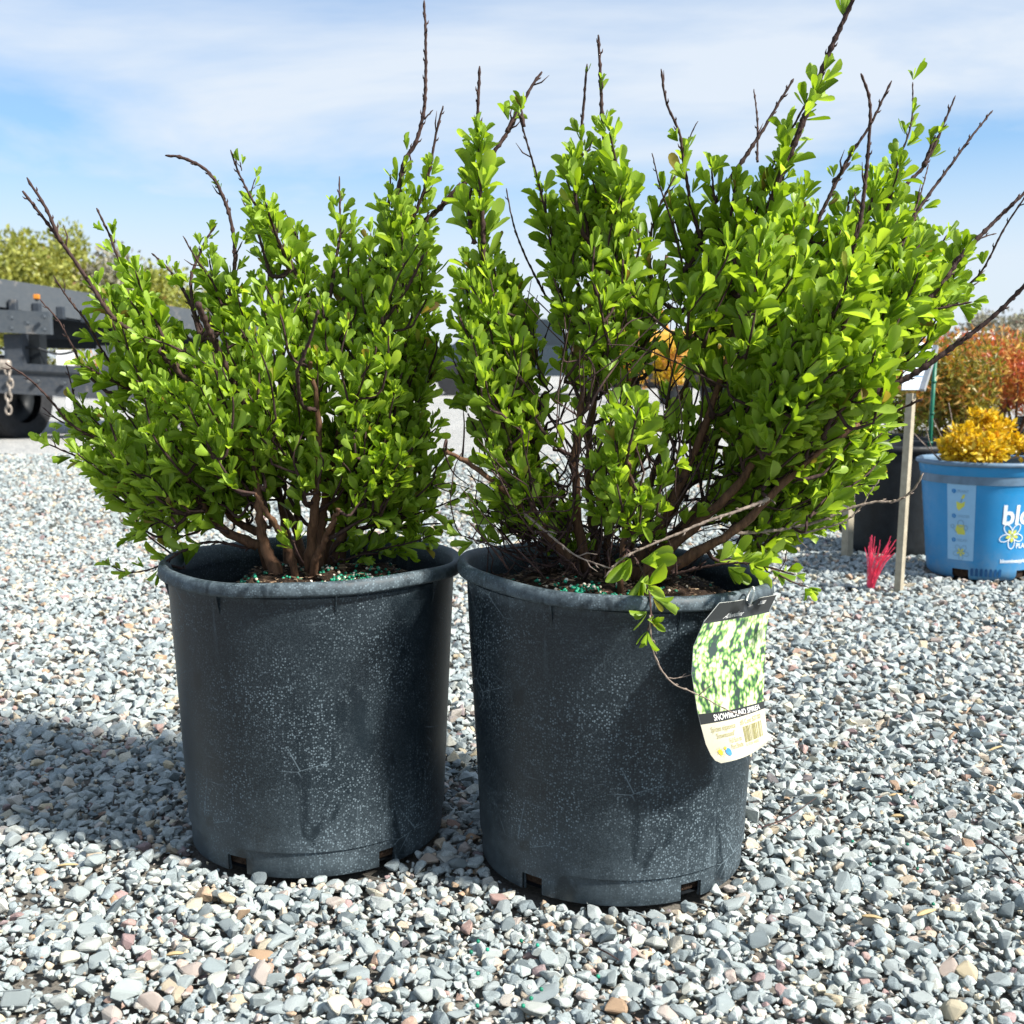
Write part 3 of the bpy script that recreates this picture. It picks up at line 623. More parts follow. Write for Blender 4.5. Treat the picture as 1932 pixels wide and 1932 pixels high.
        for tip in tips:
            d = unit(unit(tip - foc) + np.array([0, 0, up]) + r.normal(0, jit, 3)); L = r.uniform(*Lr)
            L = min(L, 0.55 * np.linalg.norm(tip - foc)); b = tip - d * L
            q = s.nearest(b, d); N = np.array(s.nodes[q]); dv = np.linalg.norm(N - b)
            mid = (b - d * dv * 0.45 + N) / 2 + r.normal(0, 0.004, 3)
            P = np.vstack([catmull(np.array([tip, tip - d * L * 0.5 + r.normal(0, 0.004, 3), b]), 9), catmull(np.array([b, mid, N]), 7)[1:]])
            R = np.linspace(twigr * 0.8, max(twigr * 1.6, min(0.0022, s.nr[q] * 0.8)), len(P)); V, fs = tube(P, s.knob(P, R, 0.15), 5, False); s.twig.add(V, fs)
            s.reg(P[6:-1], R[6:-1])
            if leaf > 0: s.leaves(P[:max(3, int(9 + 3 * leaf))] if leaf >= 1 else P[:max(3, int(9 * leaf))], dens, size, 1.0, False)
    def finish(s):
        s.twig.build('twigs', MA['twig'], s.root, True)['kind'] = 'stuff'
        P = np.array([l[0] for l in s.L]); X = np.array([l[1] for l in s.L]); N = np.array([l[2] for l in s.L]); Ln = np.array([l[3] for l in s.L]); W = np.array([l[4] for l in s.L])
        Yv = np.cross(N, X); Rm = np.stack([X, Yv, N], -1); sc = np.stack([Ln, W, Ln], 1)
        view = unit(np.array([0, 0, CAMH]) - P); face = np.abs((view * N).sum(1))
        score = Ln * (0.35 + face) / np.linalg.norm(P - np.array([0, 0, CAMH]), axis=1) ** 2.2; top = np.argsort(-score)[:300]
        rest = np.ones(len(P), bool); rest[top] = False; pick = s.r.randint(0, len(LEAVES), len(P)); mb = MB()
        for k, (V, Q) in enumerate(LEAVES):
            i = np.where(rest & (pick == k))[0]
            Wd = np.einsum('nij,nvj->nvi', Rm[i], V[None] * sc[i, None, :]) + P[i, None]
            mb.add(Wd.reshape(-1, 3), (Q[None] + (np.arange(len(i)) * len(V))[:, None, None]).reshape(-1, 4))
        mb.build('foliage', MA['leaf'], s.root, True)['kind'] = 'stuff'
        me = [mesh_np('leaf', V, Q, MA['leaf'], True) for V, Q in LEAVES]
        for i in top:
            o = bpy.data.objects.new('leaf', me[pick[i]]); link(o, s.root)
            o.matrix_local = Matrix.Translation(Vector(P[i] - s.base)) @ Matrix(Rm[i].tolist()).to_4x4() @ Matrix.Diagonal(Vector((Ln[i], W[i], Ln[i], 1.0)))
        print(s.root.name, 'leaves', len(P))

# ---- shrub in the pot with no tag
A = Shrub('spirea_shrub', (LP[0] + 0.005, LP[1] - 0.01, 0.262), LP[1], 'rounded bright green spirea shrub growing in the pot with no tag', 5, 0.0142)
for pts, d0, d1, r0, r1 in (
    ([(522, 1082), (498, 1020), (488, 950), (482, 880), (470, 780)], -0.05, -0.06, 0.0068, 0.0035),
    ([(505, 1035), (440, 1010), (385, 960), (345, 890), (300, 820)], -0.03, -0.05, 0.0058, 0.0030),
    ([(500, 1010), (450, 985), (400, 935), (350, 860), (320, 770)], -0.01, 0.03, 0.0056, 0.0030),
    ([(548, 1065), (535, 980), (520, 900), (500, 800), (470, 690)], 0.02, 0.06, 0.0050, 0.0028),
    ([(585, 1060), (592, 980), (600, 900), (600, 780), (580, 650)], -0.04, -0.08, 0.0060, 0.0030),
    ([(600, 1055), (612, 960), (630, 860), (660, 750), (690, 640)], -0.01, -0.02, 0.0056, 0.0030),
    ([(640, 1050), (650, 970), (665, 880), (680, 790), (730, 690)], 0.01, 0.03, 0.0060, 0.0028),
    ([(625, 1050), (660, 990), (720, 930), (770, 860), (800, 770)], 0.0, 0.02, 0.0046, 0.0025),
    ([(560, 1060), (560, 960), (550, 850), (540, 720), (520, 620)], 0.04, 0.11, 0.0045, 0.0024),
    ([(575, 1060), (540, 960), (470, 880), (400, 800), (340, 700)], 0.03, 0.12, 0.0042, 0.0024),
    ([(610, 1055), (650, 930), (700, 820), (760, 700), (790, 560)], 0.03, 0.10, 0.0045, 0.0026),
    ([(560, 1075), (530, 1010), (505, 970), (480, 930)], -0.06, -0.10, 0.0042, 0.0024),
    ([(590, 1070), (620, 1000), (640, 960)], -0.06, -0.10, 0.0040, 0.0022)):
    A.stem(pts, d0, d1, r0, r1)
for a in (
    dict(pts=[(42, 360), (100, 435), (160, 520), (215, 600), (285, 648), (340, 705)], d0=-0.10, d1=-0.04, r=(0.0011, 0.0030), leafy=(0.9, 1), dens=0.7),
    dict(pts=[(50, 335), (85, 390), (112, 450)], d0=-0.10, d1=-0.09, r=(0.0010, 0.0017), leafy=(1, 1), dens=0),
    dict(pts=[(182, 392), (205, 440), (225, 490), (255, 540), (300, 610)], d0=-0.02, leafy=(0.22, 1), dens=1.2),
    dict(pts=[(312, 293), (345, 298), (385, 318), (408, 345), (428, 390), (440, 440), (443, 500), (430, 570)], r=(0.0013, 0.0026), leafy=(0.86, 1), dens=1.2),
    dict(pts=[(410, 352), (422, 376), (432, 395)], leafy=(0, 1), dens=0.75, size=0.7, r=(0.0009, 0.0009), join=False),
    dict(pts=[(458, 455), (445, 480)], d0=-0.01, leafy=(0, 1), dens=0.9, size=0.75, join=False, r=(0.0006, 0.0008)),
    dict(pts=[(435, 283), (452, 330), (478, 380), (510, 430), (545, 490), (580, 560)], leafy=(0.42, 1), dens=1.35),
    dict(pts=[(453, 305), (456, 322)], leafy=(0, 1), dens=0.7, size=0.85, join=False, r=(0.0005, 0.0006)),
    dict(pts=[(482, 335), (474, 362)], leafy=(0, 1), dens=0.6, size=0.7, join=False, r=(0.0005, 0.0006)),
    dict(pts=[(535, 395), (552, 430), (565, 470), (575, 540)], d0=0.03, d1=0.05, leafy=(0.3, 1), dens=1.1, r=(0.0006, 0.0015)),
    dict(pts=[(640, 333), (641, 385), (642, 440), (632, 500), (620, 580)], d0=0.02, leafy=(0.2, 1), dens=1.2),
    dict(pts=[(800, 0), (803, 60), (803, 130), (800, 205), (785, 268), (762, 308), (750, 380), (742, 450), (725, 530)], d0=-0.02, d1=-0.01, r=(0.0011, 0.0032), leafy=(0.56, 1), dens=1.3),
    dict(pts=[(817, 207), (801, 225)], d0=-0.02, d1=-0.02, r=(0.0006, 0.0009), leafy=(1, 1), dens=0, join=False),
    dict(pts=[(836, 200), (822, 255), (812, 315), (800, 360), (782, 405), (760, 450), (725, 500)], d0=-0.02, r=(0.0009, 0.0024), leafy=(0.33, 1), dens=0.8),
    dict(pts=[(772, 282), (776, 315)], leafy=(1, 1), dens=0, join=False, r=(0.0007, 0.0010)),
    dict(pts=[(737, 328), (735, 370), (728, 430)], d0=0.0, leafy=(0.4, 1), dens=1.0),
    dict(pts=[(1023, 135), (1000, 168), (985, 200), (960, 245), (925, 295), (872, 350), (830, 392), (770, 450), (725, 520)], d0=0.02, d1=0.0, r=(0.0012, 0.0032), leafy=(1, 1), dens=0),
    dict(pts=[(978, 205), (955, 250)], d0=0.0, d1=0.0, leafy=(0, 1), dens=1.2, size=0.9, join=False),
    dict(pts=[(868, 345), (835, 385)], leafy=(0, 1), dens=1.0, size=0.9, join=False),
    dict(pts=[(345, 445), (372, 492), (400, 530), (420, 580)], d0=-0.03, leafy=(0.6, 1), r=(0.0006, 0.0014)),
    dict(pts=[(408, 425), (390, 450), (372, 490), (360, 530), (365, 590)], d0=0.02, leafy=(0.08, 0.9), dens=0.95, size=0.8),
    dict(pts=[(286, 478), (318, 508), (350, 555), (380, 620)], d0=0.03, leafy=(0.25, 0.9), dens=0.85, size=0.85),
    dict(pts=[(372, 570), (395, 625), (420, 680), (448, 740), (480, 820)], d0=-0.15, d1=-0.04, r=(0.0026, 0.0034), leafy=(1, 1), dens=0, join=False),
    dict(pts=[(100, 520), (130, 565), (165, 610), (195, 665), (230, 710)], d0=-0.05, leafy=(0.5, 1), dens=0.9, r=(0.0006, 0.0016)),
    dict(pts=[(75, 565), (110, 605), (135, 650), (160, 700), (200, 740)], d0=0.0, leafy=(0.75, 1), dens=0.9, r=(0.0006, 0.0016)),
    dict(pts=[(10, 685), (55, 715), (95, 755), (130, 797), (185, 830), (240, 850)], d0=-0.06, leafy=(0.7, 1), dens=0.9, r=(0.0007, 0.0018)),
    dict(pts=[(125, 688), (138, 740), (146, 785), (180, 820)], d0=0.02, leafy=(0.8, 1), dens=0.8, r=(0.0006, 0.0013)),
    dict(pts=[(80, 768), (110, 792), (165, 818), (230, 835)], d0=0.03, leafy=(0.25, 1), dens=0.9, size=0.85, r=(0.0006, 0.0014)),
    dict(pts=[(85, 835), (130, 855), (190, 880), (260, 900), (340, 905)], d0=-0.02, leafy=(0.0, 0.9), dens=1.0, r=(0.0007, 0.0018)),
    dict(pts=[(210, 1068), (240, 1080), (290, 1072), (345, 1040), (400, 1022), (470, 1035)], d0=-0.03, d1=-0.03, leafy=(0.0, 0.8), dens=0.42, size=0.95, r=(0.0006, 0.0016)),
    dict(pts=[(250, 1012), (300, 985), (370, 965), (440, 960)], d0=-0.04, d1=-0.02, leafy=(0, 0.8), dens=0.7, r=(0.0006, 0.0014)),
    dict(pts=[(255, 510), (275, 570), (310, 640)], d0=-0.04, leafy=(0, 1), dens=1.25, size=1.1),
    dict(pts=[(500, 380), (520, 440), (545, 510)], d0=-0.06, leafy=(0, 1), dens=1.25, size=1.1),
    dict(pts=[(560, 440), (570, 500), (575, 570)], d0=0.06, leafy=(0, 1), dens=1.25, size=1.1),
    dict(pts=[(665, 430), (660, 500), (645, 580)], d0=0.06, leafy=(0, 1), dens=1.25, size=1.1),
    dict(pts=[(700, 440), (695, 510), (670, 590)], d0=0.06, leafy=(0, 1), dens=1.25, size=1.1),
    dict(pts=[(395, 490), (405, 550), (420, 620)], d0=0.04, leafy=(0, 1), dens=1.25, size=1.1),
    dict(pts=[(465, 385), (490, 450), (510, 520)], d0=0.04, leafy=(0, 1), dens=1.25, size=1.1),
    dict(pts=[(180, 540), (215, 590), (260, 650)], d0=0.06, leafy=(0, 1), dens=1.25, size=1.1),
    dict(pts=[(160, 690), (215, 720), (280, 750)], d0=-0.06, leafy=(0, 1), dens=1.25, size=1.1),
    dict(pts=[(600, 585), (585, 640), (560, 700)], d0=-0.17, d1=-0.14, r=(0.0012, 0.0018), leafy=(1, 1), dens=0),
    dict(pts=[(865, 940), (800, 965), (730, 985), (660, 1000)], d0=-0.03, leafy=(0, 0.8), dens=0.8, r=(0.0006, 0.0016)),
    dict(pts=[(815, 1010), (770, 1025), (720, 1035), (680, 1045)], d0=-0.05, leafy=(0, 0.8), dens=0.6, r=(0.0006, 0.0012)),
    dict(pts=[(545, 1000), (560, 1040), (572, 1062)], d0=-0.09, d1=-0.07, leafy=(0, 0.8), dens=0.9, size=0.8, r=(0.0006, 0.0010), join=False),
    dict(pts=[(800, 480), (770, 540), (730, 600), (690, 650)], d0=-0.10, d1=-0.06, r=(0.0012, 0.0022), leafy=(1, 1), dens=0)):
    A.shoot(**a)
A.fill([(105, 830), (160, 700), (185, 640), (190, 560), (230, 545), (300, 595), (350, 600), (400, 560), (435, 520), (475, 470), (530, 490), (570, 530), (605, 555), (640, 510), (690, 520), (735, 410), (765, 375), (800, 360), (825, 430), (850, 500), (845, 560), (840, 640), (820, 740), (800, 790), (700, 800), (560, 800), (430, 810), (300, 840), (200, 870)], 205, 0.18, dens=1.05, Lr=(0.04, 0.08))
A.fill([(140, 860), (300, 840), (470, 790), (640, 790), (820, 790), (840, 860), (840, 910), (790, 950), (740, 940), (690, 900), (560, 850), (450, 860), (380, 890), (330, 955), (245, 970), (190, 915)], 100, 0.17, dens=0.9, up=0.1, Lr=(0.03, 0.06))
A.fill([(470, 760), (720, 770), (760, 880), (720, 930), (640, 880), (540, 860), (480, 850)], 12, 0.08, dens=0.8, dy=-0.09, up=0.2, Lr=(0.025, 0.05))
A.fill([(640, 960), (860, 900), (840, 980), (790, 1040), (690, 1050), (640, 1040)], 10, 0.10, dens=0.5, up=0.05, Lr=(0.03, 0.06))
A.fill([(110, 850), (220, 850), (330, 870), (420, 890), (400, 940), (330, 985), (250, 1000), (200, 940), (140, 890)], 34, 0.15, dens=0.9, up=0.05, Lr=(0.025, 0.05))
A.fill([(720, 860), (850, 840), (860, 940), (800, 1000), (730, 990), (690, 930)], 18, 0.12, dens=0.8, up=0.05, Lr=(0.025, 0.05))
A.finish()

# ---- shrub in the pot with the tag
B = Shrub('spirea_shrub', (RP[0] + 0.0, RP[1] - 0.005, 0.258), RP[1], 'tall open bright green spirea shrub with long bare shoots in the tagged pot', 9, 0.0154)
for pts, d0, d1, r0, r1 in (
    ([(1095, 1075), (1050, 1030), (1000, 980), (945, 920), (880, 870), (840, 850)], -0.03, -0.05, 0.0055, 0.0026),
    ([(1090, 1060), (1050, 990), (1025, 920), (1000, 830), (975, 720), (960, 640)], 0.0, 0.02, 0.0060, 0.0026),
    ([(1110, 1070), (1090, 980), (1085, 880), (1095, 770), (1110, 650), (1130, 540)], -0.02, -0.03, 0.0056, 0.0026),
    ([(1125, 1060), (1115, 960), (1110, 850), (1125, 720), (1150, 600), (1160, 500)], 0.03, 0.08, 0.0050, 0.0024),
    ([(1150, 1070), (1145, 970), (1160, 860), (1195, 720), (1230, 600), (1260, 480)], 0.02, 0.05, 0.0048, 0.0022),
    ([(1190, 1080), (1240, 1000), (1290, 900), (1340, 780), (1375, 660), (1400, 560)], -0.02, -0.03, 0.0066, 0.0036),
    ([(1210, 1085), (1290, 1010), (1370, 940), (1440, 850), (1510, 760), (1580, 700)], -0.05, -0.08, 0.0066, 0.0032),
    ([(1215, 1095), (1310, 1045), (1400, 990), (1480, 910), (1550, 850), (1620, 800)], -0.06, -0.10, 0.0062, 0.0028),
    ([(1200, 1075), (1270, 960), (1330, 860), (1400, 760), (1480, 660), (1540, 560)], 0.02, 0.06, 0.0056, 0.0028),
    ([(1180, 1070), (1210, 960), (1250, 850), (1290, 740), (1320, 620), (1330, 520)], 0.05, 0.11, 0.0046, 0.0024),
    ([(1205, 1080), (1300, 980), (1400, 880), (1500, 790), (1600, 700), (1680, 640)], 0.0, 0.03, 0.0056, 0.0030),
    ([(1080, 1075), (1040, 1020), (980, 950), (930, 860), (900, 760)], 0.03, 0.07, 0.0044, 0.0022),
    ([(1170, 1080), (1180, 1000), (1190, 930), (1185, 870)], -0.09, -0.13, 0.0030, 0.0016)):
    B.stem(pts, d0, d1, r0, r1)
for a in (
    dict(pts=[(905, 125), (902, 200), (903, 268), (906, 350), (911, 450), (915, 540), (925, 640)], d0=-0.06, d1=-0.02, r=(0.0011, 0.0028), leafy=(0.28, 1), dens=1.25, size=1.05),
    dict(pts=[(903, 262), (905, 330), (910, 400), (912, 460)], d0=-0.062, d1=-0.055, leafy=(0, 1), dens=1.7, size=1.2, spread=1.2, join=False),
    dict(pts=[(893, 330), (885, 400), (895, 460)], d0=-0.05, d1=-0.05, leafy=(0, 1), dens=0.9, size=1.0, join=False),
    dict(pts=[(978, 212), (990, 255), (1008, 315), (1020, 362), (1035, 420), (1055, 500)], d0=0.0, d1=0.02, r=(0.0007, 0.0018), leafy=(0.55, 1), dens=1.2),
    dict(pts=[(984, 205), (988, 240)], d0=0.0, leafy=(0, 1), dens=0.7, size=0.95, join=False),
    dict(pts=[(955, 355), (968, 420), (990, 480), (1030, 560)], d0=0.05, d1=0.04, r=(0.0006, 0.0014), leafy=(1, 1), dens=0),
    dict(pts=[(1129, 65), (1133, 150), (1137, 235), (1142, 300), (1140, 400), (1132, 500), (1120, 600)], d0=-0.03, r=(0.0011, 0.0030), leafy=(0.33, 1), dens=1.4, size=1.05, spread=1.1),
    dict(pts=[(1108, 120), (1101, 200), (1096, 270), (1100, 360), (1110, 460)], d0=-0.02, d1=-0.02, r=(0.0009, 0.0022), leafy=(0.42, 1), dens=1.2),
    dict(pts=[(1105, 140), (1103, 165)], d0=-0.02, d1=-0.02, leafy=(0, 1), dens=0.55, size=0.6, join=False, r=(0.0005, 0.0006)),
    dict(pts=[(1137, 155), (1135, 178)], d0=-0.03, d1=-0.03, leafy=(0, 1), dens=0.4, size=0.6, join=False, r=(0.0005, 0.0006)),
    dict(pts=[(1150, 250), (1165, 320), (1175, 400), (1160, 480)], d0=-0.05, d1=-0.03, leafy=(0, 1), dens=1.3, size=1.1),
    dict(pts=[(1080, 300), (1085, 370), (1100, 440)], d0=-0.05, d1=-0.03, leafy=(0, 1), dens=1.2, size=1.1),
    dict(pts=[(1030, 365), (1030, 420), (1050, 490), (1080, 560)], d0=0.03, leafy=(0, 1), dens=1.3),
    dict(pts=[(1247, 130), (1258, 195), (1282, 252), (1292, 320), (1305, 390), (1330, 480)], d0=-0.03, r=(0.0009, 0.0024), leafy=(0.42, 1), dens=0.75),
    dict(pts=[(1317, 228), (1300, 262), (1285, 300)], d0=0.0, r=(0.0005, 0.0008), leafy=(1, 1), dens=0, join=False),
    dict(pts=[(1230, 288), (1245, 350), (1268, 420), (1285, 490), (1300, 560)], d0=-0.02, r=(0.0006, 0.0016), leafy=(0.75, 1), dens=0.8),
    dict(pts=[(1275, 330), (1240, 400), (1225, 470), (1235, 560)], d0=0.02, leafy=(0, 1), dens=1.0),
    dict(pts=[(1612, -8), (1590, 42), (1562, 105), (1530, 190), (1500, 268), (1470, 335), (1442, 430), (1410, 540), (1385, 640)], d0=-0.07, d1=-0.03, r=(0.0018, 0.0044), leafy=(0.0, 0.22), dens=0.55, size=0.95),
    dict(pts=[(1555, 135), (1528, 195), (1498, 270), (1472, 335), (1445, 420), (1420, 500)], d0=-0.06, d1=-0.04, leafy=(0, 1), dens=1.15, size=1.15, spread=1.15, r=(0.001, 0.001), join=False),
    dict(pts=[(1530, 180), (1490, 250), (1450, 330), (1420, 420)], d0=-0.045, d1=-0.03, leafy=(0, 1), dens=0.6, size=1.15, spread=1.2, r=(0.001, 0.001), join=False),
    dict(pts=[(1498, 148), (1472, 190), (1430, 260), (1375, 342), (1335, 410), (1310, 480)], d0=0.0, r=(0.0010, 0.0026), leafy=(0.85, 1), dens=0.8),
    dict(pts=[(1422, 168), (1429, 230), (1429, 305)], d0=0.03, r=(0.0006, 0.0010), leafy=(1, 1), dens=0, join=False),
    dict(pts=[(1624, 138), (1641, 190), (1640, 255), (1632, 345), (1622, 420), (1600, 500)], d0=-0.08, d1=-0.06, r=(0.0010, 0.0026), leafy=(0.85, 1), dens=0.9),
    dict(pts=[(1682, 152), (1642, 235), (1600, 300), (1570, 360), (1535, 435), (1500, 520)], d0=-0.01, r=(0.0009, 0.0026), leafy=(0.7, 1), dens=0.9),
    dict(pts=[(1605, 305), (1572, 345)], d0=0.0, leafy=(0, 1), dens=1.0, size=0.8, join=False),
    dict(pts=[(1722, 155), (1722, 205), (1715, 250), (1698, 295), (1682, 345), (1665, 420)], d0=0.02, r=(0.0006, 0.0016), leafy=(0.24, 0.85), dens=0.8, size=0.75),
    dict(pts=[(1803, 180), (1778, 240), (1745, 310), (1705, 355), (1665, 420)], d0=0.0, r=(0.0007, 0.0022), leafy=(0.8, 1), dens=1.0),
    dict(pts=[(1765, 255), (1742, 315)], d0=0.0, leafy=(0, 1), dens=0.9, size=0.8, join=False),
    dict(pts=[(1873, 208), (1830, 262), (1780, 330), (1738, 388), (1700, 445), (1660, 520)], d0=0.03, r=(0.0008, 0.0024), leafy=(0.75, 1), dens=1.0),
    dict(pts=[(1752, 310), (1740, 355), (1725, 400)], d0=0.05, r=(0.0005, 0.0009), leafy=(1, 1), dens=0, join=False),
    dict(pts=[(1960, 345), (1932, 365), (1870, 425), (1812, 485), (1770, 545), (1710, 610), (1650, 670)], d0=-0.04, d1=-0.05, r=(0.0012, 0.0036), leafy=(0.5, 1), dens=0.9),
    dict(pts=[(1940, 362), (1895, 430), (1870, 480), (1850, 515), (1820, 545)], d0=-0.02, r=(0.0007, 0.0014), leafy=(0.55, 1), dens=0.5, size=0.8),
    dict(pts=[(1880, 440), (1850, 450), (1822, 470)], d0=-0.03, d1=-0.04, r=(0.0005, 0.0009), leafy=(1, 1), dens=0, join=False),
    dict(pts=[(1960, 515), (1932, 540), (1870, 600), (1790, 660), (1720, 708), (1650, 742), (1570, 790)], d0=-0.14, d1=-0.09, r=(0.0014, 0.0032), leafy=(0.9, 1), dens=0.6),
    dict(pts=[(1742, 752), (1690, 775), (1620, 800), (1540, 850)], d0=-0.12, d1=-0.08, r=(0.0009, 0.0022), leafy=(0.9, 1), dens=0.6),
    dict(pts=[(1742, 893), (1722, 925), (1690, 945), (1650, 947), (1600, 960), (1540, 985), (1470, 1000)], d0=-0.08, d1=-0.05, r=(0.0008, 0.0018), leafy=(1, 1), dens=0, mat='dead'),
    dict(pts=[(1660, 905), (1640, 930), (1625, 955), (1590, 985), (1520, 1005)], d0=-0.06, d1=-0.05, r=(0.0005, 0.0010), leafy=(1, 1), dens=0, mat='dead'),
    dict(pts=[(1342, 318), (1350, 390), (1365, 470)], d0=-0.02, leafy=(0, 1), dens=1.25, size=1.1, spread=1.1),
    dict(pts=[(1388, 345), (1378, 420), (1385, 500)], d0=-0.02, leafy=(0, 1), dens=1.25, size=1.1, spread=1.1),
    dict(pts=[(1480, 330), (1450, 420), (1430, 510)], d0=-0.04, leafy=(0, 1), dens=1.25, size=1.1, spread=1.1),
    dict(pts=[(1520, 350), (1500, 430), (1470, 520)], d0=0.06, leafy=(0, 1), dens=1.25, size=1.1, spread=1.1),
    dict(pts=[(1602, 378), (1590, 450), (1560, 530)], d0=0.02, leafy=(0, 1), dens=1.25, size=1.1, spread=1.1),
    dict(pts=[(1652, 345), (1632, 430), (1600, 510)], d0=-0.02, leafy=(0, 1), dens=1.25, size=1.1, spread=1.1),
    dict(pts=[(1695, 318), (1672, 400), (1640, 490)], d0=-0.02, leafy=(0, 1), dens=1.25, size=1.1, spread=1.1),
    dict(pts=[(1738, 390), (1700, 460), (1650, 540)], d0=0.06, leafy=(0, 1), dens=1.25, size=1.1, spread=1.1),
    dict(pts=[(1790, 440), (1745, 505), (1700, 570)], d0=0.06, leafy=(0, 1), dens=1.25, size=1.1, spread=1.1),
    dict(pts=[(1270, 400), (1290, 470), (1310, 560)], d0=0.00, leafy=(0, 1), dens=1.25, size=1.1, spread=1.1),
    dict(pts=[(1600, 520), (1585, 570), (1560, 620), (1540, 680)], d0=-0.19, d1=-0.13, leafy=(0, 1), dens=1.3, size=1.25, spread=1.2),
    dict(pts=[(1630, 500), (1610, 560), (1590, 620)], d0=-0.18, d1=-0.15, leafy=(0, 1), dens=1.2, size=1.2, spread=1.15),
    dict(pts=[(1652, 660), (1636, 710), (1610, 750), (1570, 790)], d0=-0.17, d1=-0.12, leafy=(0, 1), dens=1.2, size=1.2, spread=1.1),
    dict(pts=[(1835, 570), (1790, 578), (1730, 595), (1680, 625)], d0=-0.05, d1=-0.04, leafy=(0, 1), dens=1.2, size=1.05),
    dict(pts=[(1820, 470), (1800, 520), (1760, 570)], d0=-0.02, leafy=(0, 1), dens=1.2, size=1.1),
    dict(pts=[(1205, 770), (1190, 830), (1180, 880)], d0=-0.18, d1=-0.13, leafy=(0, 0.7), dens=1.0, size=1.3, spread=0.8, r=(0.0007, 0.0014)),
    dict(pts=[(1500, 1085), (1440, 1068), (1390, 1062), (1330, 1070), (1270, 1085)], d0=-0.15, d1=-0.09, leafy=(0, 0.7), dens=0.9, r=(0.0007, 0.0014)),
    dict(pts=[(1525, 1108), (1500, 1100), (1470, 1085)], d0=-0.14, d1=-0.14, leafy=(0, 0.35), dens=0.9, size=0.8, r=(0.0005, 0.0008), join=False),
    dict(pts=[(1222, 1190), (1228, 1150), (1222, 1105), (1205, 1065), (1185, 1040), (1170, 1050)], d0=-0.172, d1=-0.10, leafy=(0, 0.72), dens=0.75, size=1.15, r=(0.0006, 0.0012)),
    dict(pts=[(1412, 1346), (1385, 1345), (1320, 1312), (1268, 1288), (1238, 1245), (1228, 1195), (1226, 1160)], d0=-0.190, d1=-0.172, leafy=(1, 1), dens=0, r=(0.0004, 0.0008), mat='dead', join=False),
    dict(pts=[(1345, 1290), (1318, 1312)], d0=-0.186, d1=-0.184, leafy=(1, 1), dens=0, r=(0.0004, 0.0005), mat='dead', join=False),
    dict(pts=[(1310, 1272), (1272, 1280), (1258, 1278)], d0=-0.168, d1=-0.168, leafy=(1, 1), dens=0, r=(0.0004, 0.0005), mat='dead', join=False),
    dict(pts=[(1140, 1090), (1180, 1050), (1260, 1015), (1330, 985), (1390, 965)], d0=-0.13, d1=-0.12, leafy=(1, 1), dens=0, r=(0.0008, 0.0016), mat='dead'),
    dict(pts=[(1190, 1085), (1150, 1072), (1090, 1050), (1050, 1020)], d0=-0.13, d1=-0.10, leafy=(1, 1), dens=0, r=(0.0006, 0.0012), mat='dead'),
    dict(pts=[(870, 1010), (930, 1030), (985, 1055), (1040, 1070)], d0=-0.04, d1=-0.03, leafy=(0, 0.5), dens=0.5, size=0.9, r=(0.0006, 0.0012)),
    dict(pts=[(885, 985), (930, 1035), (960, 1075)], d0=-0.09, d1=-0.08, leafy=(1, 1), dens=0, r=(0.0007, 0.0010), mat='twig', join=False)):
    B.shoot(**a)
# leaf pair with dried tips at the end of the thin shoot
B.tuft(at(1722, 152, B.Y0 + 0.02), np.array([0.2, -0.1, 0.97]), 4, 0.95, 1.3, np.zeros(3))
B.fill([(1335, 500), (1330, 390), (1330, 360), (1390, 390), (1430, 350), (1500, 380), (1530, 430), (1600, 430), (1690, 380), (1735, 430), (1780, 480), (1800, 530), (1805, 575), (1770, 610), (1730, 640), (1680, 670), (1680, 780), (1640, 840), (1580, 850), (1490, 810), (1440, 720), (1380, 600)], 140, 0.18, dens=1.1, size=1.1, Lr=(0.04, 0.085))
B.fill([(1400, 700), (1560, 760), (1690, 800), (1670, 860), (1620, 920), (1570, 990), (1500, 1000), (1450, 950), (1420, 880), (1380, 780)], 70, 0.14, dens=0.9, up=0.1, Lr=(0.03, 0.06))
B.fill([(1560, 500), (1640, 480), (1670, 560), (1670, 660), (1640, 740), (1540, 740), (1500, 620)], 18, 0.05, dens=1.2, size=1.15, dy=-0.14)
B.fill([(1000, 400), (1040, 380), (1080, 310), (1140, 280), (1190, 330), (1195, 420), (1250, 430), (1270, 540), (1210, 600), (1130, 640), (1050, 590), (1010, 510)], 40, 0.12, dens=1.0, Lr=(0.04, 0.07))
B.fill([(865, 480), (950, 470), (985, 540), (975, 640), (990, 760), (930, 850), (880, 830), (850, 740), (850, 600)], 66, 0.12, dens=0.85, Lr=(0.035, 0.07))
B.fill([(860, 830), (1000, 700), (1130, 620), (1280, 600), (1360, 740), (1380, 900), (1340, 1010), (1220, 1040), (1080, 1040), (960, 1030), (880, 960)], 60, 0.14, dens=0.75, size=0.95, leaf=0.6, Lr=(0.035, 0.08), jit=0.4)
B.fill([(850, 800), (1000, 520), (1150, 520), (1300, 520), (1400, 800), (1400, 1010), (1200, 1060), (950, 1040), (860, 960)], 210, 0.15, leaf=0, Lr=(0.04, 0.11), twigr=0.0005, jit=0.5)
B.fill([(880, 930), (1000, 860), (1250, 880), (1480, 900), (1520, 1000), (1300, 1060), (1100, 1060), (930, 1040)], 130, 0.14, leaf=0, Lr=(0.03, 0.07), twigr=0.0004, jit=0.7, up=0.1)
B.fill([(1150, 780), (1240, 760), (1290, 860), (1250, 960), (1180, 980), (1130, 900)], 16, 0.05, dens=0.8, dy=-0.13, Lr=(0.03, 0.06))
B.fill([(1440, 860), (1560, 840), (1670, 830), (1650, 900), (1590, 970), (1540, 1010), (1470, 1010), (1420, 960)], 40, 0.13, dens=0.9, up=0.1, Lr=(0.025, 0.05))
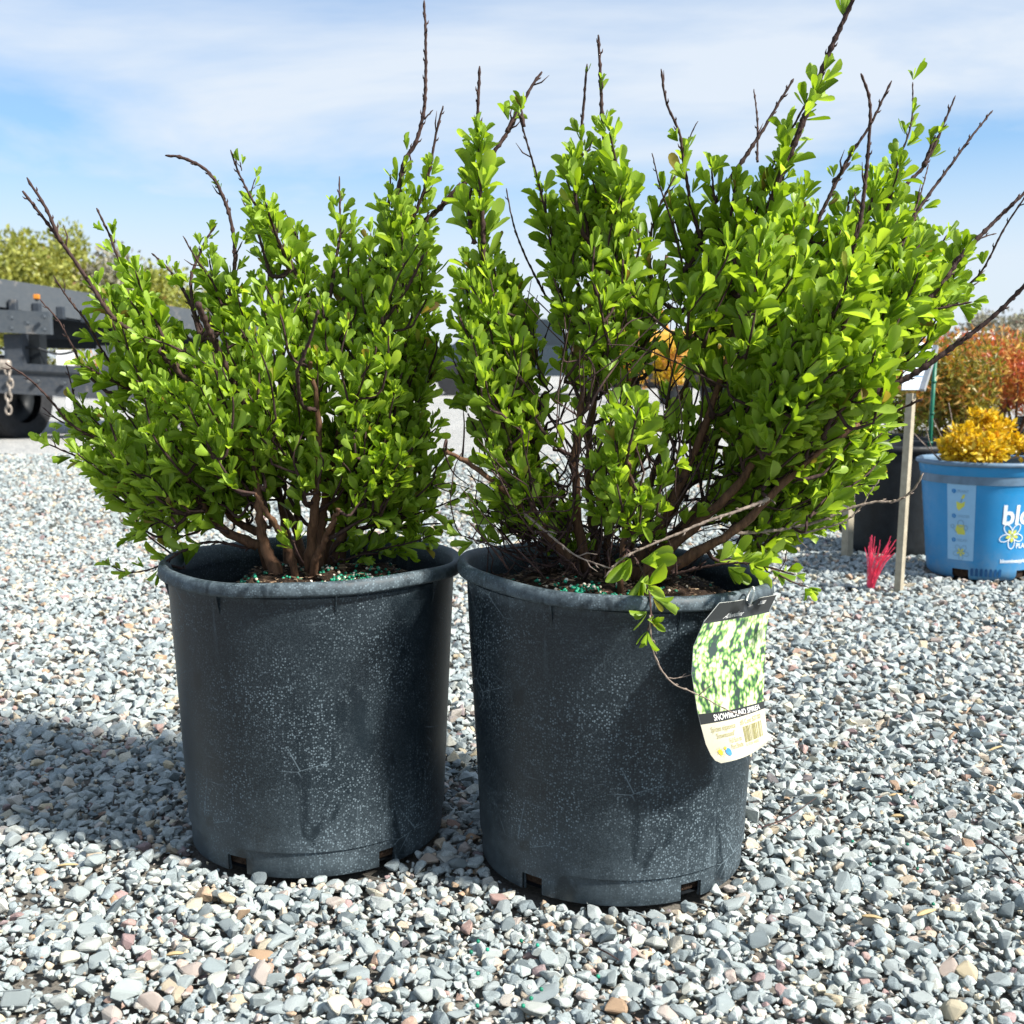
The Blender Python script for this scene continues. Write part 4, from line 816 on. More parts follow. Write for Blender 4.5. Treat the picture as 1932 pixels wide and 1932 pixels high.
B.fill([(880, 900), (960, 850), (1040, 880), (1060, 980), (960, 1010), (900, 980)], 26, 0.10, dens=0.7, up=0.15, size=0.85, Lr=(0.025, 0.05))
B.finish()

# ------------------------------------------------------------------ plant tag looped over the rim
def text2d(body, size, shear=0.0, bold=0.0, sx=1.0):
    cu = bpy.data.curves.new('lettering', 'FONT'); cu.body = body; cu.size = size; cu.shear = shear; cu.offset = bold; cu.resolution_u = 3
    o = bpy.data.objects.new('lettering', cu); COL.objects.link(o); bpy.context.view_layer.update()
    me = bpy.data.meshes.new_from_object(o.evaluated_get(bpy.context.evaluated_depsgraph_get())); me.calc_loop_triangles()
    V = np.array([v.co[:2] for v in me.vertices]); T = np.array([t.vertices[:] for t in me.loop_triangles])
    bpy.data.objects.remove(o); bpy.data.meshes.remove(me); bpy.data.curves.remove(cu)
    V[:, 0] = (V[:, 0] - V[:, 0].min()) * sx; return V, T
def tagpx(x, y): return ((1950 + x / 2.972) / 1.5652, (1700 + y / 2.972) / 1.5652)
TROWS = [(0.0, (520, 240), (1022, 168), 0.930, 0.978), (0.10, (385, 405), (958, 300), 0.924, 0.972), (0.28, (292, 620), (926, 545), 0.915, 0.962), (0.5, (277, 860), (915, 800), 0.908, 0.954),
         (0.72, (325, 1180), (906, 1075), 0.908, 0.950), (0.80, (355, 1310), (915, 1165), 0.910, 0.949), (0.90, (400, 1480), (932, 1320), 0.914, 0.949), (0.96, (445, 1575), (943, 1420), 0.917, 0.950), (0.985, (482, 1622), (938, 1462), 0.918, 0.950), (1.0, (535, 1646), (905, 1498), 0.920, 0.949)]
tt = np.array([r[0] for r in TROWS]); TL = np.array([at(*tagpx(*r[1]), r[3]) for r in TROWS]); TR = np.array([at(*tagpx(*r[2]), r[4]) for r in TROWS])
def tagP(s_, t_):
    s_ = np.atleast_1d(s_); t_ = np.atleast_1d(t_)
    L = np.stack([np.interp(t_, tt, TL[:, k]) for k in range(3)], -1); R = np.stack([np.interp(t_, tt, TR[:, k]) for k in range(3)], -1)
    P = L + (R - L) * s_[:, None]; P[:, 1] -= 0.006 * np.sin(np.pi * s_) * (0.4 + 0.6 * t_)
    dip = np.exp(-((s_ - 0.55) / 0.09) ** 2) * np.exp(-t_ / 0.05) * 0.004; P[:, 2] -= dip      # pulled in at the loop
    P[:, 1] += np.exp(-((s_ - 0.5) / 0.12) ** 2) * np.exp(-t_ / 0.10) * 0.006
    return P
def tagN(s_, t_):
    a = tagP(s_ + 0.01, t_) - tagP(s_ - 0.01, t_); b = tagP(s_, np.clip(t_ + 0.01, 0, 1)) - tagP(s_, np.clip(t_ - 0.01, 0, 1))
    n = np.cross(b, a); n = n / np.linalg.norm(n, axis=1)[:, None]; return np.where(n[:, 1:2] > 0, -n, n)
def tag_mat():
    m = MT('printed plant tag'); U = m.co('UV'); sx = m.n('ShaderNodeSeparateXYZ', {0: U}); v = sx.outputs[1]
    mpg = m.n('ShaderNodeMapping', {'Vector': U, 'Rotation': (0, 0, math.radians(20)), 'Scale': (7.0, 4.2, 1)}).outputs[0]
    streak = m.noise(0.85, 3, 0.5, mpg); vor = m.n('ShaderNodeTexVoronoi', {'Vector': U, 'Scale': 26.0}); clump = m.noise(11, 3, 0.6, U)
    h = m.math('ADD', m.math('MULTIPLY', streak, 0.75), m.math('ADD', m.math('MULTIPLY', clump, 0.55), m.math('MULTIPLY', vor.outputs['Distance'], -0.35)))
    pic = m.ramp(h, [(0.33, (0.035, 0.055, 0.05)), (0.37, (0.05, 0.15, 0.05)), (0.42, (0.15, 0.29, 0.08)), (0.48, (0.34, 0.45, 0.18)), (0.56, (0.58, 0.62, 0.42))])
    black = (0.03, 0.034, 0.036); cream = (0.60, 0.57, 0.45)
    c = m.mix(m.math('GREATER_THAN', v, 0.115), black, pic); c = m.mix(m.math('GREATER_THAN', v, 0.742), c, black); c = m.mix(m.math('GREATER_THAN', v, 0.80), c, cream)
    m.pbr(c, 0.35, None, 0.4); return m.m
MA['tag'] = tag_mat(); MA['tagtext'] = simple('olive print', (0.36, 0.33, 0.14), 0.6, 0.05, 30, 0.2, 0); MA['tagwhite'] = simple('white tag print', (0.8, 0.8, 0.78), 0.5, 0.02, 30, 0.2, 0)
MA['tagback'] = simple('white tag edge', (0.75, 0.75, 0.72), 0.5, 0.03, 30, 0.2, 0)
top_mid = tagP(0.55, 0.0)[0]
ptag = empty('plant_tag', top_mid, 'curved cardboard plant tag with white-flower picture hanging from the pot rim', 'tag')
gs, gt = np.meshgrid(np.linspace(0, 1, 25), np.unique(np.r_[np.linspace(0, 1, 45), tt]), indexing='xy'); nrow, ncol = gs.shape
Pt = tagP(gs.ravel(), gt.ravel()); Nt = tagN(gs.ravel(), gt.ravel()); q = (np.arange(nrow - 1)[:, None] * ncol + np.arange(ncol - 1)[None]).ravel(); Qt = np.stack([q, q + ncol, q + ncol + 1, q + 1], 1)
obj('card', Pt, Qt, MA['tag'], ptag, True, uv=np.stack([gs.ravel(), gt.ravel()], 1))
Pb = Pt - Nt * 0.0006; mbk = MB(); mbk.add(Pb, Qt[:, ::-1])
bi = np.r_[np.arange(ncol), np.arange(1, nrow) * ncol + ncol - 1, (nrow - 1) * ncol + np.arange(ncol - 2, -1, -1), np.arange(nrow - 2, 0, -1) * ncol]
mbk.add(np.vstack([Pt[bi] + Nt[bi] * 0.00004, Pb[bi]]), np.array([[i, (i + 1) % len(bi), len(bi) + (i + 1) % len(bi), len(bi) + i] for i in range(len(bi))]))
mbk.build('card_back', MA['tagback'], ptag)
TW, TH = 0.0635, 0.141                    # card size in metres
def on_tag(V, Fc, s0, t0, mat, name='lettering', rot=0.0):
    c, s_ = math.cos(rot), math.sin(rot); X = V[:, 0] * c - V[:, 1] * s_; Y = V[:, 0] * s_ + V[:, 1] * c
    u = s0 + X / TW; v = t0 - Y / TH; P = tagP(u, v) + tagN(u, v) * 0.0004; return obj(name, P, Fc, MA[mat], ptag)
for body, size, s0, t0, mat, sh, bold, sx in (('SNOWMOUND SPIREA', 0.0072, 0.20, 0.789, 'tagwhite', 0.0, 0.00012, 0.62), ('Spiraea nipponica', 0.0054, 0.12, 0.845, 'tagtext', 0.3, 0, 0.62), ("'Snowmound'", 0.0054, 0.18, 0.882, 'tagtext', 0.3, 0, 0.62),
        ('#5 Cont $27.00', 0.0054, 0.57, 0.842, 'tagtext', 0, 0, 0.62), ('Full Sun to', 0.005, 0.36, 0.918, 'tagtext', 0, 0, 0.58), ('Part Shade', 0.005, 0.36, 0.950, 'tagtext', 0, 0, 0.58), ('0 17101 46552', 0.0030, 0.60, 0.958, 'tagtext', 0, 0, 0.8),
        ('Nursery', 0.0062, 0.26, 0.098, 'tagwhite', 0.35, 0, 0.75), ('2000', 0.0048, 0.72, 0.045, 'tagwhite', 0.2, 0, 0.75)):
    if body == 'Nursery': body = 'Abundant'
    V, T = text2d(body, size, sh, bold, sx); on_tag(V, T, s0, t0, mat)
br = np.random.RandomState(3); x = 0.0; mbb = []
while x < 0.0195:
    wd = br.choice([0.0003, 0.0005, 0.0008]); mbb.append((x, wd)); x += wd + br.choice([0.0004, 0.0006, 0.0009])
for x, wd in mbb: on_tag(np.array([[x, 0], [x + wd, 0], [x + wd, 0.012], [x, 0.012]]), np.array([[0, 1, 2, 3]]), 0.60, 0.938, 'tagtext', 'barcode_bar')
def disc(r, n=14): a = np.linspace(0, 2 * np.pi, n, endpoint=False); return np.vstack([[0, 0], np.stack([r * np.cos(a), r * np.sin(a)], 1)]), np.array([[0, i + 1, (i + 1) % n + 1] for i in range(n)])
MA['sunink'] = simple('yellow sun print', (0.75, 0.60, 0.06), 0.6, 0.05, 30, 0.2, 0); MA['blueink'] = simple('blue shade print', (0.08, 0.30, 0.70), 0.6, 0.1, 400, 0.2, 0)
for s0, t0, r_, mt in ((0.16, 0.953, 0.0022, 'sunink'), (0.255, 0.937, 0.0012, 'sunink'), (0.285, 0.958, 0.0028, 'blueink')):
    V, T = disc(r_); on_tag(V, T, s0, t0, mt, 'emblem')
for kx in range(9):
    a = kx * 2 * np.pi / 9; e = np.array([math.cos(a), math.sin(a)]); tn = np.array([-e[1], e[0]]) * 0.00022
    on_tag(np.array([e * 0.0027 - tn, e * 0.0027 + tn, e * 0.0043]), np.array([[0, 1, 2]]), 0.16, 0.953, 'sunink', 'emblem')
# the tie: a thin loop through the card and round the rim
ring = []
for a in np.linspace(0, 2 * np.pi, 26): ring.append(top_mid + np.array([0.0025 * math.sin(a), 0.006 + 0.009 * -math.cos(a) - 0.002, 0.003 + 0.0085 * math.sin(a) + 0.001]))
V, fs = tube(np.array(ring), 0.0009, 7, False); obj('tie', V, fs, MA['tagback'], ptag, True)

MA['groove_shade'] = simple('blue groove shade', (0.004, 0.07, 0.20), 0.5, 0.2, 30)  # darker blue, shade of the blue pot's foot grooves put into colour
# ------------------------------------------------------------------ blue branded pot with a golden plant
BPX, BPY = BP; BR0, BR1, BH = 0.119, 0.150, 0.272
bpot = empty('blue_nursery_pot', (BPX, BPY, 0), 'bright blue plastic pot printed with white lettering and a pale planting guide', 'plant pot')
def brad(z): return np.interp(z, [0, 0.008, 0.04, 0.15, 0.245, BH], [0.110, 0.1165, 0.1205, 0.130, 0.1395, 0.142])
def notch(r, a):
    d = math.degrees(a) % 360
    return r <= 1 and any(abs((d - q + 180) % 360 - 180) < 10 for q in (228, 300, 12, 84, 156))
pr = [(0.108, -0.002)] + [(float(brad(z)), z) for z in (0.008, 0.022, 0.04, 0.1, 0.15, 0.2, 0.238)] + [(float(brad(0.24)) + 0.003, 0.241), (float(brad(0.262)) + 0.004, 0.262)]
V, Q = lathe(pr, 120, (BPX, BPY, 0), notch); obj('wall', V, Q, MA['bluepot'], bpot, True)
V, Q = lathe([(0.139, 0.22), (0.141, 0.262), (0.1425, 0.270), (0.147, 0.2725), (0.1515, 0.270), (0.1525, 0.264), (0.150, 0.2615), (0.142, 0.2618)], 120, (BPX, BPY, 0)); obj('rim', V, Q[:, ::-1], MA['bluerim'], bpot, True)
V, Q = lathe([(0.0, 0.003), (0.109, 0.003), (0.134, 0.225), (0.0, 0.232)], 60, (BPX, BPY, 0)); tag(obj('potting_soil', V, Q, MA['soil']), 'dark soil filling the blue printed pot', 'soil')
dirc = math.atan2(-BPY, -BPX)             # angle of the pot wall that faces the camera
def wrapb(V, ang0, z0, off):              # flat (x right, y up) print onto the pot wall
    z = z0 + V[:, 1]; r = brad(z) + off; a = ang0 + V[:, 0] / 0.13
    return np.column_stack([BPX + r * np.cos(a), BPY + r * np.sin(a), z])
def ang_at(px, py=960):                   # pot angle seen at a picture column
    best = None
    for a in np.linspace(dirc - 1.5, dirc + 1.5, 601):
        P = np.array([[BPX + 0.128 * math.cos(a), BPY + 0.128 * math.sin(a), 0.13]]); u = project(P)[0][0]
        if best is None or abs(u - px) < best[0]: best = (abs(u - px), a)
    return best[1]
def on_pot(V, Fc, ang0, z0, mat, name, off=0.0008): return obj(name, wrapb(V, ang0, z0, off), Fc, MA[mat], bpot)
def zat(py, Yo=BPY - 0.12): return at(1840, py, Yo)[2]
aL, aR = ang_at(1788), ang_at(1839); wP = (aR - aL) * 0.13; zt, zb = zat(911), zat(1061)
gx, gz = np.meshgrid(np.linspace(0, wP, 12), np.linspace(zb - zt, 0, 12)); qq = (np.arange(11)[:, None] * 12 + np.arange(11)[None]).ravel()
on_pot(np.stack([gx.ravel(), gz.ravel()], 1), np.stack([qq, qq + 1, qq + 13, qq + 12], 1), aL, zt, 'bluepanel', 'print_panel', 0.0006)
def ring2(rx, ry, wd, n=18, cx=0, cy=0, rot=0.0):
    a = np.linspace(0, 2 * np.pi, n, endpoint=False); o = np.stack([rx * np.cos(a), ry * np.sin(a)], 1); i_ = np.stack([(rx - wd) * np.cos(a), (ry - wd) * np.sin(a)], 1)
    V = np.vstack([o, i_]); c, s_ = math.cos(rot), math.sin(rot); V = np.stack([V[:, 0] * c - V[:, 1] * s_ + cx, V[:, 0] * s_ + V[:, 1] * c + cy], 1)
    return V, np.array([[k, (k + 1) % n, n + (k + 1) % n, n + k] for k in range(n)])
def poly2(pts): pts = np.array(pts, dtype=float); n = len(pts); return np.vstack([pts.mean(0), pts]), np.array([[0, i + 1, (i + 1) % n + 1] for i in range(n)])
hP = zt - zb
for num, word, f in (('1', 'PLANT', 0.118), ('2', 'WATER', 0.435), ('3', 'RELAX', 0.742)):
    zc_ = zt - f * hP; V, T = disc(0.0052, 18); on_pot(V + [wP * 0.26, 0], T, aL, zc_, 'inkblue', 'print_mark', 0.0010)
    V, T = text2d(num, 0.0075); on_pot(V + [wP * 0.26 - 0.0018, -0.0026], T, aL, zc_, 'bluepanel', 'lettering', 0.0014)
    V, T = text2d(word, 0.0088, 0, 0.0, 0.9); on_pot(V + [wP * 0.40, -0.0028], T, aL, zc_, 'inkgrey', 'lettering', 0.0010)
k = wP / 0.066
def pp(pts, f, mat, off=0.0010): V, T = poly2([(wP * 0.5 + x * k, y * k) for x, y in pts]); on_pot(V, T, aL, zt - f * hP, mat, 'print_mark', off)
pp([(-0.010, 0.006), (0.001, 0.002), (0.010, 0.007), (0.009, -0.004), (-0.004, -0.016), (-0.009, -0.010)], 0.28, 'inkyellow')
pp([(-0.001, 0.004), (0.002, 0.004), (0.005, 0.014), (0.002, 0.014)], 0.28, 'inkgrey', 0.0012); pp([(0.001, 0.013), (0.008, 0.015), (0.010, 0.024), (0.005, 0.023)], 0.28, 'inkyellow', 0.0014)
pp([(-0.008, 0.009), (0.010, 0.009), (0.012, -0.015), (-0.006, -0.015), (-0.012, -0.004)], 0.59, 'inkyellow')
for rx, ry, cx, cy, f in ((0.008, 0.009, 0.001, 0.012, 0.59), (0.005, 0.007, 0.013, 0.002, 0.59), (0.005, 0.005, -0.019, 0.004, 0.59)):
    V, T = ring2(rx * k, ry * k, 0.0016, 18, wP * 0.5 + cx * k, cy * k); on_pot(V, T, aL, zt - f * hP, 'inkgrey', 'print_mark', 0.0013)
pp([(-0.019, 0.0), (-0.017, -0.001), (-0.008, -0.010), (-0.010, -0.012)], 0.59, 'inkgrey', 0.0013)
def flower(a0, z0, scale, ink, off):
    for q in range(5):
        ph = math.radians(72 * q + 55); cx, cy = 0.013 * scale * math.cos(ph), 0.013 * scale * math.sin(ph)
        V, T = ring2(0.0105 * scale, 0.0068 * scale, 0.0016 * scale, 20, cx, cy, ph); on_pot(V, T, a0, z0, ink, 'print_mark', off)
        V, T = poly2([(0, 0), (0.009 * scale * math.cos(ph - 0.35), 0.009 * scale * math.sin(ph - 0.35)), (0.0125 * scale * math.cos(ph), 0.0125 * scale * math.sin(ph)), (0.009 * scale * math.cos(ph + 0.35), 0.009 * scale * math.sin(ph + 0.35))]); on_pot(V, T, a0, z0, 'inkyellow', 'print_mark', off + 0.0003 + 0.0001 * q)
flower(ang_at(1814), zt - 0.895 * hP, 0.85, 'inkgrey', 0.0010)
aF = ang_at(1891); V, T = text2d('bloomin', 0.062, 0, 0.0016, 0.95); on_pot(V, T, aF, zat(988), 'inkwhite', 'lettering')
flower(ang_at(1911), zat(1010), 1.35, 'inkwhite', 0.0010)
V, T = text2d('easy', 0.062, 0, 0.0016, 0.95); on_pot(V, T, ang_at(1911) + 0.40, zat(1018), 'inkwhite', 'lettering')
V, T = text2d('PLANTS', 0.016, 0, 0.0004, 0.95); on_pot(V, T, ang_at(1921), zat(1034), 'inkwhite', 'lettering', 0.0012)
V, T = text2d('bloomineasyplants.com', 0.0125, 0, 0.0004, 0.9); on_pot(V, T, ang_at(1893), zat(1062), 'inkwhite', 'lettering')
# worn white lettering on the far side of the pot
for zz, ln in ((0.175, 0.03), (0.14, 0.05), (0.1, 0.022), (0.06, 0.018)):
    V, T = ring2(0.006, ln / 2, 0.004, 10); on_pot(V, T, ang_at(1738), zz, 'inkwhite', 'print_mark')
for q in range(7):                        # flat dark marks paint the shade of moulded foot grooves round the bottom edge
    a = ang_at(1866) - 0.25 + q * 0.085; V, T = poly2([(-0.0035, -0.012), (0.0035, -0.012), (0.0035, 0.004), (0, 0.007), (-0.0035, 0.004)]); on_pot(V, T, a, 0.020, 'groove_shade', 'painted_groove', 0.0014)

# ------------------------------------------------------------------ loose foliage helper
def leafcloud(root, mat, centre, rad, n, size, seed, name='foliage', lobes=14, wid=0.5, upb=0.3):
    r = np.random.RandomState(seed); centre = np.array(centre); rad = np.array(rad)
    lc = r.normal(size=(lobes, 3)); lc /= np.linalg.norm(lc, axis=1)[:, None]; lc *= r.uniform(0.25, 0.85, (lobes, 1)); lr = r.uniform(0.22, 0.48, lobes)
    i = r.randint(0, lobes, n); d = r.normal(size=(n, 3)); d /= np.linalg.norm(d, axis=1)[:, None]; d *= (r.uniform(0.25, 1, n) ** 0.6)[:, None]
    P = centre + (lc[i] + d * lr[i, None]) * rad
    q = unit(d + r.normal(0, 0.7, (n, 3)) + [0, 0, upb]); nn = r.normal(size=(n, 3)); nn = unit(nn - q * (nn * q).sum(1)[:, None]); t = np.cross(nn, q)
    L = size * r.uniform(0.6, 1.3, n)[:, None]; W = L * wid
    V = np.stack([P, P + q * L * 0.5 + t * W * 0.5 + nn * L * 0.1, P + q * L, P + q * L * 0.5 - t * W * 0.5 + nn * L * 0.1], 1).reshape(-1, 3)
    b = np.arange(n)[:, None] * 4; Fq = np.concatenate([np.hstack([b, b + 1, b + 2]), np.hstack([b, b + 2, b + 3])])
    o = obj(name, V, Fq, mat, root); o['kind'] = 'stuff'
    return centre + lc * rad
def stems_to(root, base, targets, r0, r1, mat, seed, name='stem'):
    r = np.random.RandomState(seed)
    for t in targets:
        m = (np.array(base) + t) / 2 + r.normal(0, 0.06, 3) * np.linalg.norm(t - base); P = catmull(np.array([base, m, t]), 8); V, fs = tube(P, np.linspace(r0, r1, 8), 5); obj(name, V, fs, mat, root, True)
gp = empty('golden_shrub', (BPX, BPY, 0.228), 'low mound of golden yellow leaves growing in the blue pot', 'shrub')
cg = at(1852, 838, BPY - 0.02)
tg = leafcloud(gp, MA['yellow'], cg, (0.135, 0.11, 0.060), 2200, 0.018, 31, lobes=26, wid=0.6)
tg2 = leafcloud(gp, MA['yellow'], cg + [0.02, 0, 0.05], (0.06, 0.06, 0.035), 420, 0.017, 32, lobes=12, wid=0.6)
stems_to(gp, np.array([BPX, BPY, 0.226]), tg[:14], 0.0025, 0.001, MA['dead'], 33)
stems_to(gp, np.array([BPX - 0.06, BPY, 0.226]), [at(1745, 800, BPY), at(1735, 830, BPY), at(1760, 790, BPY + 0.03), at(1790, 760, BPY + 0.04), at(1722, 815, BPY)], 0.0018, 0.0007, MA['dead'], 35)

# ------------------------------------------------------------------ wooden stakes, sign, bristles, green cane
def plank(P0, P1, wx, wy, rz=0.0):
    a = np.array([[-wx, -wy, 0], [wx, -wy, 0], [wx, wy, 0], [-wx, wy, 0]]) / 2; c, s_ = math.cos(rz), math.sin(rz); a = a @ np.array([[c, s_, 0], [-s_, c, 0], [0, 0, 1]])
    return np.vstack([np.array(P0) + a, np.array(P1) + a]), np.array([[3, 2, 1, 0], [4, 5, 6, 7], [0, 1, 5, 4], [1, 2, 6, 5], [2, 3, 7, 6], [3, 0, 4, 7]])
g = ground(1695, 1113); sg = empty('plant_sign', (g[0], g[1], -0.01), 'angled white information sign on a squared wooden stake beside the blue pot', 'sign')
tp = at(1719, 742, g[1]); V, Q = plank([g[0], g[1], -0.03], tp, 0.015, 0.015, 0.75); obj('stake', V, Q, MA['wood'], sg)
b0, b1, b2, b3 = at(1702, 735, g[1] - 0.012), at(1737, 735, g[1] - 0.012), at(1763, 652, g[1] + 0.03), at(1712, 640, g[1] + 0.03)
nb = np.cross(b1 - b0, b3 - b0); nb /= np.linalg.norm(nb); nb = nb if nb[1] < 0 else -nb
Vb = np.vstack([b0, b1, b2, b3, b0 - nb * 0.006, b1 - nb * 0.006, b2 - nb * 0.006, b3 - nb * 0.006]); obj('board', Vb, np.array([[0, 1, 2, 3], [7, 6, 5, 4], [0, 4, 5, 1], [1, 5, 6, 2], [2, 6, 7, 3], [3, 7, 4, 0]]), MA['signgrey'], sg)
e1 = b2 - b1; px_ = np.cross(e1, nb); px_ /= np.linalg.norm(px_)
V, fs = tube(np.array([b1 + px_ * 0.004, b2 + px_ * 0.004]), 0.007, 4); obj('frame_edge', V, fs, MA['metal'], sg)
for f in (0.28, 0.52, 0.8):
    c0 = b0 + (b3 - b0) * f; c1 = b1 + (b2 - b1) * f; o_ = nb * 0.0008; up_ = (b3 - b0) / np.linalg.norm(b3 - b0) * 0.0025
    obj('printed_rule', np.vstack([c0 + (c1 - c0) * 0.08 + o_, c0 + (c1 - c0) * 0.92 + o_, c0 + (c1 - c0) * 0.92 + o_ + up_, c0 + (c1 - c0) * 0.08 + o_ + up_]), np.array([[0, 1, 2, 3]]), MA['inkgrey'], sg)
g2 = ground(1598, 1047); ws = empty('wooden_stake', (g2[0], g2[1], -0.01), 'short plain wooden stake standing between the dark pots and the tagged shrub', 'stake')
V, Q = plank([g2[0], g2[1], -0.03], at(1604, 850, g2[1]), 0.022, 0.02, 0.6); obj('post', V, Q, MA['wood'], ws); V, Q = plank(at(1604, 850.5, g2[1]), at(1604, 846, g2[1]), 0.016, 0.014, 0.6); obj('post_tip', V, Q, MA['wood'], ws)
g3 = ground(1641, 1106); pk = empty('marking_bristles', (g3[0], g3[1], -0.008), 'fan of neon pink marking bristles poking out of the gravel', 'marker')
r = np.random.RandomState(4)
for q in range(40):
    x, y = r.normal(0, 0.004, 2); lean_ = r.uniform(-0.016, 0.052) ; V, fs = tube(catmull(np.array([[g3[0] + x * 0.7, g3[1] + y, -0.012], [g3[0] + x + lean_ * 0.45, g3[1] + y * 2, 0.05], [g3[0] + x * 1.5 + lean_, g3[1] + y * 4, r.uniform(0.066, 0.112)]]) + np.array([[0, 0, 0], r.normal(0, 0.002, 3), r.normal(0, 0.004, 3)]), 6), np.linspace(0.0012, 0.0007, 6), 4); obj('bristle', V, fs, MA['pink'], pk)
V, fs = tube(np.array([[g3[0], g3[1], -0.02], [g3[0], g3[1], 0.012]]), 0.0055, 8); obj('ferrule', V, fs, MA['pink'], pk, True)
c0 = at(1753, 845, 3.02); gs_ = empty('green_cane', (c0[0], c0[1], 0.2), 'thin dark green plastic cane rising behind the blue pot', 'cane')
V, fs = tube(np.array([at(1751, 900, 3.02), at(1757, 790, 3.02), at(1765, 672, 3.02)]), 0.0055, 8); obj('shaft', V, fs, MA['greenstake'], gs_, True)
for py in (720, 780, 835):
    p = at(1751 + (900 - py) * 0.061, py, 3.02); V, fs = tube(np.array([p - [0, 0, 0.003], p + [0, 0, 0.003]]), 0.0068, 8); obj('node', V, fs, MA['greenstake'], gs_, True)

# ------------------------------------------------------------------ dark pots and shrubs behind
def plain_pot(c, r0, r1, h, label, mat='black', group=None):
    root = empty('nursery_pot', (c[0], c[1], 0), label, 'plant pot', group)
    V, Q = lathe([(r0 * 0.96, -0.004), (r0, 0.004), (r0 * 1.01, 0.02), (r1 * 0.95, h - 0.02)], 56, (c[0], c[1], 0)); obj('wall', V, Q, MA[mat], root, True)
    V, Q = lathe([(r1 * 0.93, h - 0.06), (r1 * 0.94, h - 0.004), (r1 * 0.97, h), (r1, h - 0.004), (r1, h - 0.018), (r1 * 0.95, h - 0.021)], 56, (c[0], c[1], 0)); obj('rim', V, Q[:, ::-1], MA[mat], root, True)
    V, Q = lathe([(r1 * 0.945, h - 0.04), (0, h - 0.03)], 40, (c[0], c[1], 0)); obj('soil_fill', V, Q, MA['soil'], root)
    return root
p1 = ground(1697, 1040)[:2]; p1[1] += 0.06; plain_pot(p1, 0.118, 0.145, 0.285, 'plain black pot tucked between the blue pot and the sign stake')
p2 = ground(1586, 995)[:2]; p2[1] += 0.05; plain_pot(p2, 0.105, 0.125, 0.16, 'squat dark pot half hidden behind the plain wooden stake')
def bgshrub(px, py, Y, rad, mats, n, size, label, seed, potr=0.14, poth=0.27, name='nursery_shrub', group=None):
    c = at(px, py, Y); root = empty(name, (c[0], c[1], poth - 0.02), label, 'shrub', group); b = np.array([c[0], c[1], poth - 0.03]); ts = []
    for q, mt in enumerate(mats): ts.append(leafcloud(root, MA[mt], c, rad, n // len(mats), size, seed + q, lobes=22, wid=0.32))
    stems_to(root, b, np.concatenate(ts)[:10], 0.005, 0.0015, MA['stem'], seed)
    return root, c
for (px, py, Y, rad, mats, n, size, label, plabel, seed) in (
        (1800, 735, 3.55, (0.17, 0.15, 0.17), ('olive', 'olive', 'orange'), 4200, 0.026, 'olive and amber leaved shrub rising behind the golden mound', 'black pot under the olive and amber shrub', 41),
        (1722, 745, 3.9, (0.15, 0.15, 0.17), ('olive', 'leaf'), 3000, 0.026, 'dull green shrub behind the angled sign', 'black pot under the dull green shrub', 45),
        (1885, 715, 4.3, (0.20, 0.18, 0.16), ('olive', 'orange', 'red'), 4200, 0.026, 'mixed yellow and russet shrub beside the red one', 'black pot under the mixed russet shrub', 48),
        (1922, 715, 3.75, (0.13, 0.13, 0.11), ('red', 'red', 'orange'), 2600, 0.022, 'fiery red leaved shrub above a black pot', 'black pot under the fiery red shrub', 52),
        (1850, 690, 6.2, (0.5, 0.3, 0.20), ('red', 'olive', 'orange'), 6000, 0.034, 'wide bank of autumn coloured nursery shrub at the far end of the row', 'black pot under the wide autumn shrub', 55),
        (1985, 720, 5.0, (0.30, 0.25, 0.20), ('red', 'orange'), 4200, 0.03, 'orange-red shrub farther along the nursery row', 'black pot under the orange-red shrub', 58)):
    rt, c = bgshrub(px, py, Y, rad, mats, n, size, label, seed)
    hp = min(0.27, max(0.15, c[2] - rad[2] * 0.75)); plain_pot((c[0], c[1]), 0.12, 0.145, hp, plabel)
    bpy.data.objects[rt.name].location.z = EM[rt.name][2]
# pale pipe frame and grey trees far to the right
gf = at(1790, 690, 26.0); fr = empty('pipe_frame', (gf[0], gf[1], -0.013), 'pale galvanised pipe frame standing far behind the autumn shrubs', 'frame')
xa, xb, zt_ = at(1775, 628, 26)[0], at(1872, 628, 26)[0], at(1872, 628, 26)[2]
for P in ([[xa, 26, -0.1], [xa, 26, zt_]], [[xb, 26, -0.1], [xb, 26, zt_]], [[xa, 26, zt_], [xb, 26, zt_]], [[xb - 0.45, 26, zt_], [xb, 26, zt_ - 0.55]], [[xa + 0.45, 26, zt_], [xa, 26, zt_ - 0.55]]):
    V, fs = tube(np.array(P, dtype=float), 0.045, 8); obj('pipe', V, fs, MA['metal'], fr, True)
def tree(px, py_top, Y, halfw, label, mats, seed, n=7000, size=0.28, group='far trees', depth=None):
    top = at(px, py_top, Y); h = top[2] + 0.013; root = empty('tree', (top[0], Y, -0.013), label, 'tree', group); r = np.random.RandomState(seed)
    V, fs = tube(catmull(np.array([[top[0], Y, -0.1], [top[0] + r.normal(0, 0.1), Y, h * 0.35], [top[0] + r.normal(0, 0.25), Y, h * 0.75]]), 10), np.linspace(h * 0.035, h * 0.012, 10), 8); obj('trunk', V, fs, MA['treebark'], root, True)
    c = np.array([top[0], Y, h * 0.58]); rad = np.array([halfw, depth or halfw, h * 0.46]); ts = []
    for q, mt in enumerate(mats): ts.append(leafcloud(root, MA[mt], c, rad, n // len(mats), size, seed + q, 'crown', 30, 0.6))
    stems_to(root, np.array([top[0], Y, h * 0.25]), np.concatenate(ts)[:9], h * 0.014, h * 0.004, MA['treebark'], seed, 'limb')
tree(1885, 578, 55, 2.4, 'leafless grey-brown tree beyond the pipe frame', ('greyleaf',), 61, 6000, 0.22)
